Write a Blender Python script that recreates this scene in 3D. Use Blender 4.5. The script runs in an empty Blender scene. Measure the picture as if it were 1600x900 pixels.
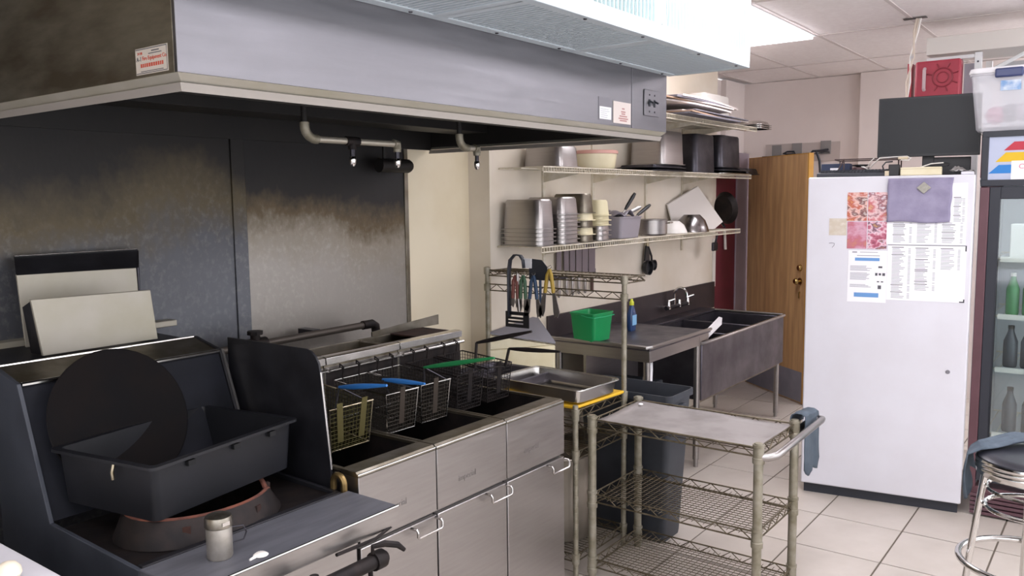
import bpy, bmesh, math, random
from mathutils import Vector, Matrix
random.seed(7)
PI = math.pi
S = bpy.context.scene
COL = S.collection

# ------------------------------------------------------------------ camera, world, exposure
def make_camera():
    cd = bpy.data.cameras.new('camera'); cd.sensor_width = 36.0; cd.lens = 1307.8 / 1600 * 36
    cd.clip_start = 0.02
    o = bpy.data.objects.new('camera', cd); COL.objects.link(o)
    p, yaw, r = 0.106611551, 0.64274092, -0.0109861342
    f = Vector((math.cos(yaw)*math.cos(p), math.sin(yaw)*math.cos(p), -math.sin(p)))
    rt = Vector((math.sin(yaw), -math.cos(yaw), 0)); up = rt.cross(f)
    c, s = math.cos(r), math.sin(r)
    x = c*rt + s*up; y = -s*rt + c*up; z = -f
    o.matrix_world = Matrix(((x.x, y.x, z.x, 0), (x.y, y.y, z.y, 0), (x.z, y.z, z.z, 1.72), (0, 0, 0, 1)))
    S.camera = o
make_camera()
W = bpy.data.worlds.new('world'); S.world = W; W.use_nodes = True
W.node_tree.nodes['Background'].inputs[0].default_value = (0.95, 0.955, 1.0, 1)
W.node_tree.nodes['Background'].inputs[1].default_value = 1.9
S.view_settings.view_transform = 'Standard'; S.view_settings.look = 'None'
S.view_settings.gamma = 1.0; S.view_settings.use_curve_mapping = False
S.view_settings.exposure = 0.48
LAMP = 9.0          # brightness of the fluorescent ceiling panels

# ------------------------------------------------------------------ materials
def lin(h):
    h = h.lstrip('#'); c = [int(h[i:i+2], 16)/255 for i in (0, 2, 4)]
    return tuple((x/12.92 if x <= .04045 else ((x+.055)/1.055)**2.4) for x in c) + (1,)
class NT:
    def __init__(s, name):
        s.m = bpy.data.materials.new(name); s.m.use_nodes = True
        s.t = s.m.node_tree; s.n = s.t.nodes; s.b = s.n['Principled BSDF']
    def new(s, t, **k):
        n = s.n.new(t)
        for a, v in k.items(): setattr(n, a, v)
        return n
    def link(s, a, b): s.t.links.new(a, b)
    def noise(s, scale, detail=4, stretch=(1, 1, 1), world=False, rough=.55):
        if world: src = s.new('ShaderNodeNewGeometry').outputs['Position']
        else: src = s.new('ShaderNodeTexCoord').outputs['Object']
        mp = s.new('ShaderNodeMapping'); mp.inputs['Scale'].default_value = stretch
        s.link(src, mp.inputs[0])
        n = s.new('ShaderNodeTexNoise'); n.inputs['Scale'].default_value = scale
        n.inputs['Detail'].default_value = detail; n.inputs['Roughness'].default_value = rough
        s.link(mp.outputs[0], n.inputs['Vector']); return n.outputs['Fac']
    def ramp(s, fac, stops):
        r = s.new('ShaderNodeValToRGB'); e = r.color_ramp.elements
        while len(e) < len(stops): e.new(0.5)
        for q, (p, c) in zip(e, stops):
            q.position = p; q.color = lin(c) if isinstance(c, str) else c
        s.link(fac, r.inputs[0]); return r.outputs[0]
    def bump(s, fac, strength, dist=.002):
        b = s.new('ShaderNodeBump'); b.inputs['Strength'].default_value = strength
        b.inputs['Distance'].default_value = dist
        s.link(fac, b.inputs['Height']); s.link(b.outputs[0], s.b.inputs['Normal'])
MATS = {}
def mat(name, hexa, rough=.5, metal=0., var=None, bump=None, stretch=(1, 1, 1), spec=None, rvar=0, coat=0):
    """plain procedural material: base colour with a noise mix to a second colour var=(hex2, scale[, lo, hi])"""
    if name in MATS: return MATS[name]
    t = NT(name); b = t.b
    b.inputs['Roughness'].default_value = rough; b.inputs['Metallic'].default_value = metal
    if spec is not None: b.inputs['Specular IOR Level'].default_value = spec
    if coat: b.inputs['Coat Weight'].default_value = coat
    b.inputs['Base Color'].default_value = lin(hexa)
    if var:
        lo, hi = (var[2], var[3]) if len(var) > 2 else (.35, .65)
        f = t.noise(var[1], 5, stretch)
        t.link(t.ramp(f, [(lo, hexa), (hi, var[0])]), b.inputs['Base Color'])
        if rvar:
            r = t.ramp(f, [(lo, (rough-rvar,)*3+(1,)), (hi, (rough+rvar,)*3+(1,))]); t.link(r, b.inputs['Roughness'])
    if bump: t.bump(t.noise(bump[0], 3, stretch), bump[1], bump[2] if len(bump) > 2 else .002)
    MATS[name] = t.m; return t.m
def emit(name, hexa, strength):
    if name in MATS: return MATS[name]
    t = NT(name); t.b.inputs['Base Color'].default_value = lin(hexa)
    t.b.inputs['Emission Color'].default_value = lin(hexa); t.b.inputs['Emission Strength'].default_value = strength
    MATS[name] = t.m; return t.m

steel = mat('brushed_steel', '#a39f9d', .34, 1, ('#aaa6a4', 6), (60, .02), (1, 1, 14), rvar=.05)
steel_h = mat('brushed_steel_long', '#77767a', .40, 1, ('#7f7e82', 5), (50, .05), (.6, 6, 6), rvar=.05)
steel_dirty = mat('greasy_steel', '#8d877c', .42, 1, ('#6a6252', 7), (40, .1), rvar=.08)
steel_dark = mat('dull_dark_steel', '#55545a', .45, 1, ('#3e3c40', 5), (40, .08), rvar=.08)
steel_sink = mat('sink_steel', '#75727a', .42, 1, ('#5d5a61', 4), (30, .06), rvar=.08)
steel_bright = mat('bright_steel', '#c9c7c4', .22, 1, ('#bdbab6', 8))
chrome = mat('chrome', '#d4d2d0', .12, 1)
chrome_worn = mat('worn_chrome', '#b3a994', .3, 1, ('#8e8268', 30), rvar=.08)
zinc = mat('greasy_zinc_post', '#9d988a', .5, .45, ('#7d7764', 18), (60, .1))
wire_m = mat('greasy_wire', '#7d7462', .45, .8, ('#5c523f', 25))
black_metal = mat('sooty_black_metal', '#17171b', .5, .3, ('#26262b', 9), (40, .1))
black_iron = mat('black_iron', '#1d1a1b', .6, .6, ('#2c2523', 20), (60, .2))
rust = mat('rusty_iron', '#452a22', .85, .2, ('#1e1716', 12), (50, .3))
black_plastic = mat('black_plastic', '#131418', .42, 0, ('#191a1f', 6), (60, .05))
dark_plastic = mat('dark_grey_plastic', '#2a2d34', .5, 0, ('#363a41', 5))
grey_plastic = mat('grey_plastic', '#7d7b82', .5)
white_plastic = mat('white_plastic', '#e6e2dc', .4)
cream_plastic = mat('cream_plastic', '#e4dcc0', .45, 0, ('#d8cda9', 6))
fridge_white = mat('white_enamel', '#dadae2', .3, 0, ('#d4d3da', 3), spec=.4)
wall_paint = mat('cream_wall_paint', '#dfd6c8', .7, 0, ('#d5cab8', 2.2), (30, .06))
wall_paint_far = mat('beige_wall_paint', '#e3d9d4', .8, 0, ('#dbd0cb', 1.5), (40, .05))
lavender = mat('lavender_grey_paint', '#93878f', .7, 0, ('#887b84', 3))
maroon = mat('maroon_paint', '#6d2534', .6, 0, ('#5c1f2c', 4))
red_plastic = mat('red_plastic', '#b03c4c', .45, 0, ('#a03344', 5))
wood = mat('varnished_wood_door', '#c89f70', .5, 0, ('#aa835a', 3), (20, .05), (9, 9, .7))
wood_edge = mat('yellow_wood_edge', '#c49238', .55, 0, ('#b27f2c', 6))
kick = mat('grey_kick_plate', '#8a8892', .6, .1, ('#7b7983', 5))
brown_frame = mat('brown_cooler_paint', '#63424a', .5, 0, ('#573a40', 4))
charcoal = mat('charcoal_plastic', '#292c35', .5)
screen_m = mat('dark_screen', '#0c1218', .5)
green_m = mat('green_plastic', '#0c8a4c', .4)
yellow_m = mat('yellow_cutting_board', '#e0b32a', .5, 0, ('#cfa224', 7))
blue_m = mat('blue_grip', '#2f6fb4', .45)
green_grip = mat('green_grip', '#1f7a45', .5)
cloth_blue = mat('grey_blue_cloth', '#434d58', .95, 0, ('#525d68', 14), (120, .4))
cloth_purple = mat('lavender_cloth', '#9a94ad', .95, 0, ('#8a849e', 12), (150, .35))
cardboard = mat('brown_cardboard', '#a8866c', .85, 0, ('#9c8470', 10))
cardboard_w = mat('white_cardboard', '#cfc6c2', .85, 0, ('#bfb4ae', 10))
cardboard_d = mat('dark_grey_cardboard', '#6d6a72', .85)  # darker grey board for some sheets of the pile
paper = mat('white_paper', '#f0f0f4', .8)
ink = mat('dark_print', '#55555c', .8)
ink_grey = mat('grey_print', '#9a9aa4', .8)
ink_red = mat('red_print', '#c0503c', .8)
ink_blue = mat('blue_print', '#6c9ad0', .8)
vinyl = mat('black_vinyl', '#23242c', .35)
white_metal = mat('white_metal', '#e4e6e6', .45, 0, ('#d9dcdc', 4))
white_wire = mat('white_coated_wire', '#d9d2c4', .5, 0, ('#c7bda6', 20))
louver_m = mat('white_louvre_paint', '#d4e2e2', .45)
grille_m = mat('grey_grille_paint', '#bcc7ce', .5)
dark_in = mat('dark_duct_inside', '#20262b', .8)
hood_in = mat('near_black_hood_inside', '#191614', .55, .2, ('#100e0e', 5), (25, .2))  # near-black colour for everything inside the hood
hood_end = mat('greasy_hood_end_steel', '#8b8576', .48, .85, ('#5c5446', 3), (40, .06), (1, 1, 4), rvar=.06)
beige_sheet = mat('pale_sheet_metal', '#b0aba0', .5, .35, ('#a5a08f', 4))
concrete = mat('dark_grout', '#6b6258', .9)
tile_m = mat('cream_floor_tile', '#c8bfb6', .34, 0, ('#bbb2a8', 3), (80, .04))
ceil_m = mat('ceiling_tile', '#f4eeec', .9, 0, ('#eee7e5', 30), (150, .15))
tbar_m = mat('ceiling_grid', '#d6cdca', .7)

def soot_mat(name, base, base2, brown, z0, z1, fleck='#b5b2aa'):
    """grease-blackened stainless sheet: clean below z0, brown band, black above z1 (real soot, ragged edge)"""
    t = NT(name); b = t.b
    pos = t.new('ShaderNodeNewGeometry').outputs['Position']
    sx = t.new('ShaderNodeSeparateXYZ'); t.link(pos, sx.inputs[0])
    n1 = t.noise(1.1, 6, (1, 1, 1.2), True, .55); n2 = t.noise(30, 3, (1, 1, .7), True)
    m = t.new('ShaderNodeMath', operation='MULTIPLY_ADD'); t.link(n1, m.inputs[0]); m.inputs[1].default_value = .60
    t.link(sx.outputs[2], m.inputs[2])
    m2 = t.new('ShaderNodeMath', operation='MULTIPLY_ADD'); t.link(n2, m2.inputs[0]); m2.inputs[1].default_value = .10
    t.link(m.outputs[0], m2.inputs[2])
    mr = t.new('ShaderNodeMapRange'); mr.inputs['From Min'].default_value = z0+.35; mr.inputs['From Max'].default_value = z1+.35
    t.link(m2.outputs[0], mr.inputs[0])
    c = t.ramp(mr.outputs[0], [(.1, base), (.42, base2), (.60, brown), (.80, '#1d1a18'), (1, '#121011')])
    sp = t.noise(46, 4, (1, 1, .8), True, .6); big = t.noise(1.3, 2, (1, 1, .6), True)
    ma = t.new('ShaderNodeMath', operation='MULTIPLY'); t.link(t.ramp(sp, [(.50, '#000000'), (.72, '#ffffff')]), ma.inputs[0]); t.link(t.ramp(big, [(.40, '#000000'), (.58, '#8a8a8a')]), ma.inputs[1])
    inv = t.new('ShaderNodeMath', operation='MULTIPLY'); t.link(ma.outputs[0], inv.inputs[0]); t.link(t.ramp(mr.outputs[0], [(.40, '#ffffff'), (.72, '#080808')]), inv.inputs[1])
    mix = t.new('ShaderNodeMix', data_type='RGBA'); t.link(inv.outputs[0], mix.inputs[0]); t.link(c, mix.inputs[6]); mix.inputs[7].default_value = lin(fleck); c = mix.outputs[2]
    t.link(c, b.inputs['Base Color'])
    rr = t.ramp(mr.outputs[0], [(0, (.42,)*3+(1,)), (1, (.6,)*3+(1,))]); t.link(rr, b.inputs['Roughness'])
    mm = t.ramp(mr.outputs[0], [(0, (.55,)*3+(1,)), (1, (.1,)*3+(1,))]); t.link(mm, b.inputs['Metallic'])
    t.bump(n2, .35, .003)
    return t.m
soot_left = soot_mat('sooty_sheet_dark', '#606268', '#525358', '#544a35', 1.22, 2.0, '#aeaca6')
soot_right = soot_mat('sooty_sheet_pale', '#98938d', '#8b8376', '#5d4f38', 1.34, 1.86, '#c0bcb2')

# ------------------------------------------------------------------ mesh builder
class MB:
    def __init__(s): s.v = []; s.f = []
    def add(s, vs, fs):
        o = len(s.v); s.v += [tuple(p) for p in vs]; s.f += [tuple(i+o for i in q) for q in fs]; return s
    def box(s, x0, y0, z0, x1, y1, z1):
        x0, x1 = min(x0, x1), max(x0, x1); y0, y1 = min(y0, y1), max(y0, y1); z0, z1 = min(z0, z1), max(z0, z1)
        return s.add([(x0,y0,z0),(x1,y0,z0),(x1,y1,z0),(x0,y1,z0),(x0,y0,z1),(x1,y0,z1),(x1,y1,z1),(x0,y1,z1)],
                     [(0,3,2,1),(4,5,6,7),(0,1,5,4),(1,2,6,5),(2,3,7,6),(3,0,4,7)])
    def frustum(s, b, t, z0, z1, open_top=False):
        """b,t = (x0,y0,x1,y1) rectangles at z0 and z1"""
        vs = [(b[0],b[1],z0),(b[2],b[1],z0),(b[2],b[3],z0),(b[0],b[3],z0),(t[0],t[1],z1),(t[2],t[1],z1),(t[2],t[3],z1),(t[0],t[3],z1)]
        fs = [(0,3,2,1),(0,1,5,4),(1,2,6,5),(2,3,7,6),(3,0,4,7)]
        if not open_top: fs.append((4,5,6,7))
        return s.add(vs, fs)
    def obox(s, c, size, rot=None):
        m = MB().box(-size[0]/2,-size[1]/2,-size[2]/2,size[0]/2,size[1]/2,size[2]/2)
        M = Matrix.Translation(c) @ (rot.to_4x4() if rot else Matrix())
        return s.join(m, M)
    def join(s, m, M=None):
        return s.add([tuple(M @ Vector(p)) for p in m.v] if M else m.v, m.f)
    def quad(s, *p): return s.add(p, [tuple(range(len(p)))])
    def slab(s, pts, d):
        """polygon extruded by vector d"""
        n = len(pts); d = Vector(d); q = [tuple(Vector(p)+d) for p in pts]
        return s.add(list(pts)+q, [tuple(range(n))[::-1], tuple(range(n, 2*n))] + [(i,(i+1)%n,n+(i+1)%n,n+i) for i in range(n)])
    def tube(s, pts, r, n=8, closed=False, caps=True):
        P = [Vector(p) for p in pts]; k = len(P)
        rs = r if isinstance(r, (list, tuple)) else [r]*k
        T = []
        for i in range(k):
            a = P[i-1] if (i > 0 or closed) else P[i]; b = P[(i+1) % k] if (i < k-1 or closed) else P[i]
            t = (b-a); T.append(t.normalized() if t.length > 1e-9 else Vector((0,0,1)))
        u = T[0].orthogonal().normalized(); vs = []
        for i in range(k):
            u = (u - T[i]*u.dot(T[i]))
            u = u.normalized() if u.length > 1e-6 else T[i].orthogonal().normalized()
            w = T[i].cross(u)
            for j in range(n):
                a = 2*PI*(j+.5)/n; vs.append(tuple(P[i] + (u*math.cos(a)+w*math.sin(a))*rs[i]))
        fs = []
        for i in range(k if closed else k-1):
            i2 = (i+1) % k
            for j in range(n): fs.append((i*n+j, i*n+(j+1)%n, i2*n+(j+1)%n, i2*n+j))
        if caps and not closed: fs += [tuple(range(n))[::-1], tuple(range((k-1)*n, k*n))]
        return s.add(vs, fs)
    def cyl(s, a, b, r, n=16): return s.tube([a, b], r, n)
    def lathe(s, prof, c=(0,0,0), n=24, M=None):
        vs = []; fs = []; k = len(prof)
        for i in range(n):
            a = 2*PI*i/n
            for (r, z) in prof: vs.append((r*math.cos(a), r*math.sin(a), z))
        for i in range(n):
            i2 = (i+1) % n
            for j in range(k-1): fs.append((i*k+j, i2*k+j, i2*k+j+1, i*k+j+1))
        M = (Matrix.Translation(c) @ M) if M else Matrix.Translation(c)
        return s.add([tuple(M @ Vector(p)) for p in vs], fs)
    def grid(s, fn, nu, nv):
        vs = [fn(i/nu, j/nv) for i in range(nu+1) for j in range(nv+1)]
        fs = [(i*(nv+1)+j, (i+1)*(nv+1)+j, (i+1)*(nv+1)+j+1, i*(nv+1)+j+1) for i in range(nu) for j in range(nv)]
        return s.add(vs, fs)
    def build(s, name, m, parent=None, bevel=0, smooth=True, kind=None, label=None, cat=None, group=None, loc=None, thick=0, local=False):
        off = Vector((0,0,0))
        if not local:
            p = parent
            while p is not None: off += p.location; p = p.parent
        if loc is not None: off += Vector(loc) - (Vector((0,0,0)))
        if loc is not None and parent is None: off = Vector(loc)
        me = bpy.data.meshes.new(name)
        me.from_pydata([tuple(Vector(q)-off) for q in s.v], [], s.f); me.update()
        bm = bmesh.new(); bm.from_mesh(me)
        bmesh.ops.remove_doubles(bm, verts=bm.verts, dist=1e-6)
        if not thick: bmesh.ops.recalc_face_normals(bm, faces=bm.faces)
        bm.to_mesh(me); bm.free()
        me.materials.append(m)
        if smooth:
            for q in me.polygons: q.use_smooth = True
            me.set_sharp_from_angle(angle=math.radians(38))
        o = bpy.data.objects.new(name, me); COL.objects.link(o)
        if parent is not None: o.parent = parent
        elif loc is not None: o.location = loc
        if thick:
            d = o.modifiers.new('solid', 'SOLIDIFY'); d.thickness = thick; d.offset = 0
        if bevel:
            d = o.modifiers.new('bevel', 'BEVEL'); d.width = bevel; d.segments = 2; d.limit_method = 'ANGLE'; d.angle_limit = math.radians(40)
        if kind: o['kind'] = kind
        if label: o['label'] = label
        if cat: o['category'] = cat
        if group: o['group'] = group
        return o
def thing(name, label, cat, loc=(0,0,0), rotz=0, group=None):
    o = bpy.data.objects.new(name, None); COL.objects.link(o)
    o.empty_display_size = .1; o.location = loc; o.rotation_euler = (0,0,rotz)
    o['label'] = label; o['category'] = cat
    if group: o['group'] = group
    return o
def dup(root, loc, rotz=None, label=None):
    r = root.copy(); COL.objects.link(r); r.location = loc
    if rotz is not None: r.rotation_euler = (0,0,rotz)
    if label: r['label'] = label
    for ch in list(root.children):
        c = ch.copy(); COL.objects.link(c); c.parent = r
        for g in list(ch.children):
            d = g.copy(); COL.objects.link(d); d.parent = c
    return r
def arc(c, r, a0, a1, n, plane='xy'):
    out = []
    for i in range(n+1):
        a = a0+(a1-a0)*i/n; u, w = r*math.cos(a), r*math.sin(a)
        out.append({'xy': (c[0]+u, c[1]+w, c[2]), 'xz': (c[0]+u, c[1], c[2]+w), 'yz': (c[0], c[1]+u, c[2]+w)}[plane])
    return out
def text(body, size, name, m, parent, M, ext=.0004, align='LEFT'):
    """flat lettering turned into a mesh; M places it in the parent's local space"""
    cu = bpy.data.curves.new('lettering', 'FONT'); cu.body = body; cu.size = size; cu.extrude = ext; cu.align_x = align
    cu.resolution_u = 3
    tmp = bpy.data.objects.new('lettering', cu); COL.objects.link(tmp)
    dg = bpy.context.evaluated_depsgraph_get(); dg.update()
    me = bpy.data.meshes.new_from_object(tmp.evaluated_get(dg))
    bpy.data.objects.remove(tmp); bpy.data.curves.remove(cu)
    me.transform(M); me.materials.clear(); me.materials.append(m)
    o = bpy.data.objects.new(name, me); COL.objects.link(o); o.parent = parent; return o
def basis(x, y, o):
    x = Vector(x).normalized(); y = Vector(y).normalized(); z = x.cross(y)
    return Matrix(((x.x,y.x,z.x,o[0]),(x.y,y.y,z.y,o[1]),(x.z,y.z,z.z,o[2]),(0,0,0,1)))

# ------------------------------------------------------------------ the room
CZ = 2.78
fl = MB().box(-1.5, -1.8, -.06, 8.2, 3.2, -.004).build('floor', concrete, kind='structure', smooth=False)
tl = None
for i in range(-9, 9):
    for j in range(-6, 5):
        x0 = 4.045+.456*i; y0 = .888+.4145*j
        if x0 < -.3 or y0 < -.9 or x0+.45 > 8.15 or y0+.41 > 3.1: continue
        if tl is None:
            tl = MB().box(.004, .004, -.004, .452, .4105, 0).build('tile', tile_m, fl, bevel=.0015); o = tl
        else:
            o = tl.copy(); COL.objects.link(o)
        o.location = (x0, y0, random.uniform(-.0006, .0006))

wk = MB().box(-1.5, 3.03, 0, 3.66, 3.2, CZ).build('wall_back', mat('yellowed_wall_paint','#e3d8bf',.7,0,('#d3c4a2',1.6,.45,.8),(30,.06)), kind='structure')
# stainless splash panels fixed on the cook-line wall (sheets of the wall)
MB().box(-.4, 3.018, .0, 2.10, 3.03, 2.6).build('splash_panel', soot_left, wk, bevel=.001)
MB().box(2.13, 3.018, .0, 3.14, 3.03, 2.6).build('splash_panel', soot_right, wk, bevel=.001)
MB().box(2.10, 3.010, .0, 2.165, 3.03, 2.6).build('seam_strip', soot_left, wk, bevel=.002)
MB().box(3.118, 3.012, .0, 3.145, 3.03, 2.1).build('edge_strip', steel_dirty, wk, bevel=.002)
MB().box(.6, 2.96, 1.245, 1.79, 3.018, 1.268).build('ledge_strip', beige_sheet, wk, bevel=.003)
ws = MB().box(3.65, 2.88, 0, 6.74, 3.2, CZ).build('wall_sink', wall_paint, kind='structure')
MB().box(6.74, 2.885, 0, 7.18, 3.2, 2.0).build('trim_1', maroon, kind='structure')
MB().box(6.74, 3.15, 2.0, 7.9, 3.2, CZ).build('wall_corner', wall_paint_far, kind='structure')
MB().box(7.18, 2.87, 0, 7.45, 3.2, 2.1).build('trim_2', lavender, kind='structure', bevel=.003)
MB().box(6.68, 2.872, .955, 6.735, 2.88, 1.36).build('corner_guard', white_plastic, ws, bevel=.002)
MB().tube([(6.90, 2.865, 1.42), (6.92, 2.865, 1.26)], .012, 8).build('conduit', white_plastic, ws)
we = MB().box(7.9, 2.02, 0, 8.1, 3.2, CZ).build('wall_far', wall_paint_far, kind='structure')
MB().box(7.82, -1.8, 0, 8.1, 2.02, CZ).build('wall_far', wall_paint_far, kind='structure')
MB().box(7.45, 3.1, 0, 7.9, 3.2, CZ).build('wall_corridor', wall_paint_far, kind='structure')
b = MB().box(-1.6, -1.9, 0, 8.1, -1.8, .35).box(-1.6, -1.9, 2.64, 8.1, -1.8, CZ)          # unseen front wall, wide openings added to let in fill light
for x in (-1.6, .7, 3.0, 5.3, 7.9): b.box(x, -1.9, .35, x+.2, -1.8, 2.64)
b.build('wall_front', wall_paint_far, kind='structure')
b = MB().box(-1.6, -1.8, 0, -1.5, 3.2, .95).box(-1.6, -1.8, 2.5, -1.5, 3.2, CZ).box(-1.6, 1.6, .95, -1.5, 3.2, 2.5)  # window gap added in this unseen wall for fill from the left
b.build('wall_left', wall_paint, kind='structure')
MB().box(6.75, 2.868, 0, 7.17, 2.885, .10).build('baseboard_sink', kick, kind='structure', bevel=.002)
# ceiling: slab, grid bars and lay-in tiles
ce = MB().box(-1.6, -1.9, CZ+.02, 8.1, 3.2, CZ+.12).build('ceiling', tbar_m, kind='structure', smooth=False)
g = MB()
X0, Y0 = 5.85, 1.79
for k in range(-6, 3): g.box(X0+1.22*k-.012, -1.8, CZ, X0+1.22*k+.012, 3.03, CZ+.02)
for k in range(-6, 3): g.box(-1.5, Y0+.61*k-.012, CZ+.0005, 7.9, Y0+.61*k+.012, CZ+.02)
g.build('grid_bar', tbar_m, ce, smooth=False, kind='stuff')
lamp_cells = {(-1, 0), (-3, -2), (-3, -5), (-5, -2), (-1,-5), (0,-4), (1,-4)}
ct = None
for i in range(-6, 3):
    for j in range(-6, 3):
        x0 = X0+1.22*i; y0 = Y0+.61*j
        if x0 < -1.5 or y0 < -1.9 or (i, j) in lamp_cells or x0+1.2 > 8.4 or y0+.6 > 3.2: continue
        if ct is None:
            ct = MB().box(.013, .013, CZ+.004, 1.207, .597, CZ+.0195).build('ceiling_tile', ceil_m, ce, smooth=False); o = ct
        else: o = ct.copy(); COL.objects.link(o)
        o.location = (x0, y0, 0)
tube_m = emit('lamp_diffuser', '#fbf8ff', LAMP)
def ceiling_lamp(i, j, label, drop=.09):  # deep default drop is shaped to spill extra light onto the ceiling
    x0 = X0+1.22*i; y0 = Y0+.61*j
    t = thing('ceiling_light', label, 'light', (x0+.61, y0+.305, CZ), group='fluorescent ceiling panels')
    m = MB()
    for a in ((.013,.013,1.207,.03),(.013,.58,1.207,.597),(.013,.03,.03,.58),(1.19,.03,1.207,.58)):
        m.box(x0+a[0], y0+a[1], CZ-.004, x0+a[2], y0+a[3], CZ+.019)
    m.build('frame', white_metal, t, smooth=False)
    MB().box(x0+.03, y0+.03, CZ-drop, x0+1.19, y0+.58, CZ+.012).build('diffuser', tube_m, t, smooth=False)
ceiling_lamp(-1, 0, 'glowing ceiling panel in view above the pot shelves, right of the hood', .02)
ceiling_lamp(-3, -2, 'fluorescent ceiling panel in front of the hood grilles, out of view')
ceiling_lamp(-3, -5, 'added unseen ceiling panel above the aisle behind the stool')  # unseen lamp, placed so its reflection sits low on the hood
ceiling_lamp(-5, -2, 'added unseen ceiling panel above the camera side of the range')  # unseen lamp added on the camera side for more light
ceiling_lamp(0, -4, 'added fill panel in the ceiling behind the white bulkhead, out of view')  # unseen lamp added because the far wall was too dark
ceiling_lamp(1, -4, 'added fill panel in the ceiling by the far wall, out of view')  # second added lamp, brightens the far wall
ceiling_lamp(-1, -5, 'added unseen ceiling panel over the far corner behind the stool')  # added lamp set well forward to shape the hood reflection

# ------------------------------------------------------------------ door standing open beside the sink
dirx = math.atan2(-.785, -.62)
d = thing('door', 'brown wooden door standing open behind the sink with grey kick plate', 'door', (7.40, 2.835, 0), dirx)
del d['category']; del d['label']; d['kind'] = 'structure'; d.name = 'door_1'
MB().box(0, -.02, .01, .895, .02, 2.05).build('leaf', wood, d, local=True, bevel=.002)
MB().box(.895, -.0215, .01, .91, .0215, 2.05).build('edge_strip', wood_edge, d, local=True)
MB().box(0, -.021, 2.05, .91, .021, 2.056).build('top_edge', wood_edge, d, local=True)
MB().box(.02, -.0225, .02, .88, -.0205, .27).build('kick_plate', kick, d, local=True)
brass = mat('brass', '#b59a62', .25, 1)
kn = MB().lathe([(0,.055),(.018,.055),(.026,.045),(.027,.036),(.02,.026),(.01,.02),(.01,.006),(.03,.004),(.03,0)], (.83, -.022, 1.02), 16, Matrix.Rotation(PI/2, 4, 'X')).build('door_knob', brass, d, local=True)
MB().lathe([(0,.025),(.02,.022),(.026,.012),(.028,0)], (.83, -.022, 1.13), 16, Matrix.Rotation(PI/2, 4, 'X')).build('deadbolt', brass, d, local=True)
t = MB().tube([(.83,-.022,.93),(.83,-.03,.93),(.83,-.03,.88)], .008, 6).build('latch_guard', brass, d, local=True)

# ------------------------------------------------------------------ exhaust hood
HX0, HX1, HY0, HY1, HZ = 1.03, 3.32, 1.65, 3.005, 1.995
h = thing('exhaust_hood', 'long stainless exhaust hood over the range and fryers', 'hood', (HX0, HY0, 1.96))
MB().box(HX0+.0, HY0, HZ, 3.012, HY0+.012, 2.62).build('front_panel', steel_h, h, bevel=.001)
MB().box(3.015, HY0-.001, HZ, HX1, HY0+.012, 2.62).build('end_section', steel_h, h, bevel=.001)
MB().box(HX0, HY0+.0125, HZ, HX0+.012, HY1, 2.62).build('end_panel', hood_end, h, bevel=.001)
MB().box(HX1-.012, HY0+.0125, HZ, HX1, HY1, 2.62).build('end_panel', steel_h, h, bevel=.001)
# folded lower lip in two strips, leaning inwards, round three sides
def lip(o0, o1, z0, z1, name, m):
    b = MB()
    a = [(HX0+o0, HY1, z0), (HX0+o0, HY0+o0, z0), (HX1-o0, HY0+o0, z0), (HX1-o0, HY1, z0)]
    c = [(HX0+o1, HY1, z1), (HX0+o1, HY0+o1, z1), (HX1-o1, HY0+o1, z1), (HX1-o1, HY1, z1)]
    for i in range(3): b.quad(a[i], a[i+1], c[i+1], c[i])
    b.build(name, m, h, thick=.003, smooth=False)
lip(.001, .02, HZ, 1.978, 'lip', beige_sheet); lip(.014, .020, 1.976, 1.958, 'lip', mat('pale_lip_edge','#a39d96',.5,.3))
b = MB()
b.box(HX0+.02, HY0+.02, 1.958, HX1-.02, HY0+.06, 1.962); b.build('gutter', hood_in, h)
b = MB()
b.box(HX0+.013, HY0+.013, 2.56, HX1-.013, HY1, 2.6)           # roof of the plenum
b.box(HX0+.013, HY1-.01, 1.975, HX1-.013, HY1, 2.56)
b.box(HX0+.0125, HY0+.013, 1.99, HX0+.016, HY1-.01, 2.56); b.box(HX1-.016, HY0+.013, 1.99, HX1-.0125, HY1-.01, 2.56)
b.box(HX0+.016, HY0+.0125, 1.99, HX1-.016, HY0+.016, 2.56)
b.build('inner_lining', hood_in, h, smooth=False)
MB().box(HX0+.02, 2.62, 2.045, HX1-.02, 2.80, 2.06).box(HX0+.02, 2.615, 2.045, HX1-.02, 2.622, 2.085).build('grease_trough', hood_in, h, bevel=.002)
fm = None
for k in range(5):
    t = MB(); x0 = HX0+.03+k*.447
    for q in range(9): t.box(.01+q*.048, -.012, .0, .044+q*.048, .0, .5)
    t.box(0, 0, 0, .44, .012, .02); t.box(0, 0, .48, .44, .012, .5); t.box(0, 0, 0, .01, .012, .5); t.box(.43, 0, 0, .44, .012, .5)
    o = t.build('baffle_filter', hood_in, h, local=True, smooth=False) if fm is None else fm.copy()
    if fm is not None: COL.objects.link(o)
    else: fm = o
    o.location = (x0-h.location.x, 2.70-h.location.y, 2.07-h.location.z); o.rotation_euler = (math.radians(38), 0, 0)

MB().tube([(2.86,2.93,1.885),(3.06,2.93,1.885),(3.075,2.93,1.885)], [.034,.034,.026], 14).tube([(2.90,2.93,1.88),(2.90,2.93,1.98)], .012, 8).build('rear_conduit', hood_in, h)

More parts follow.
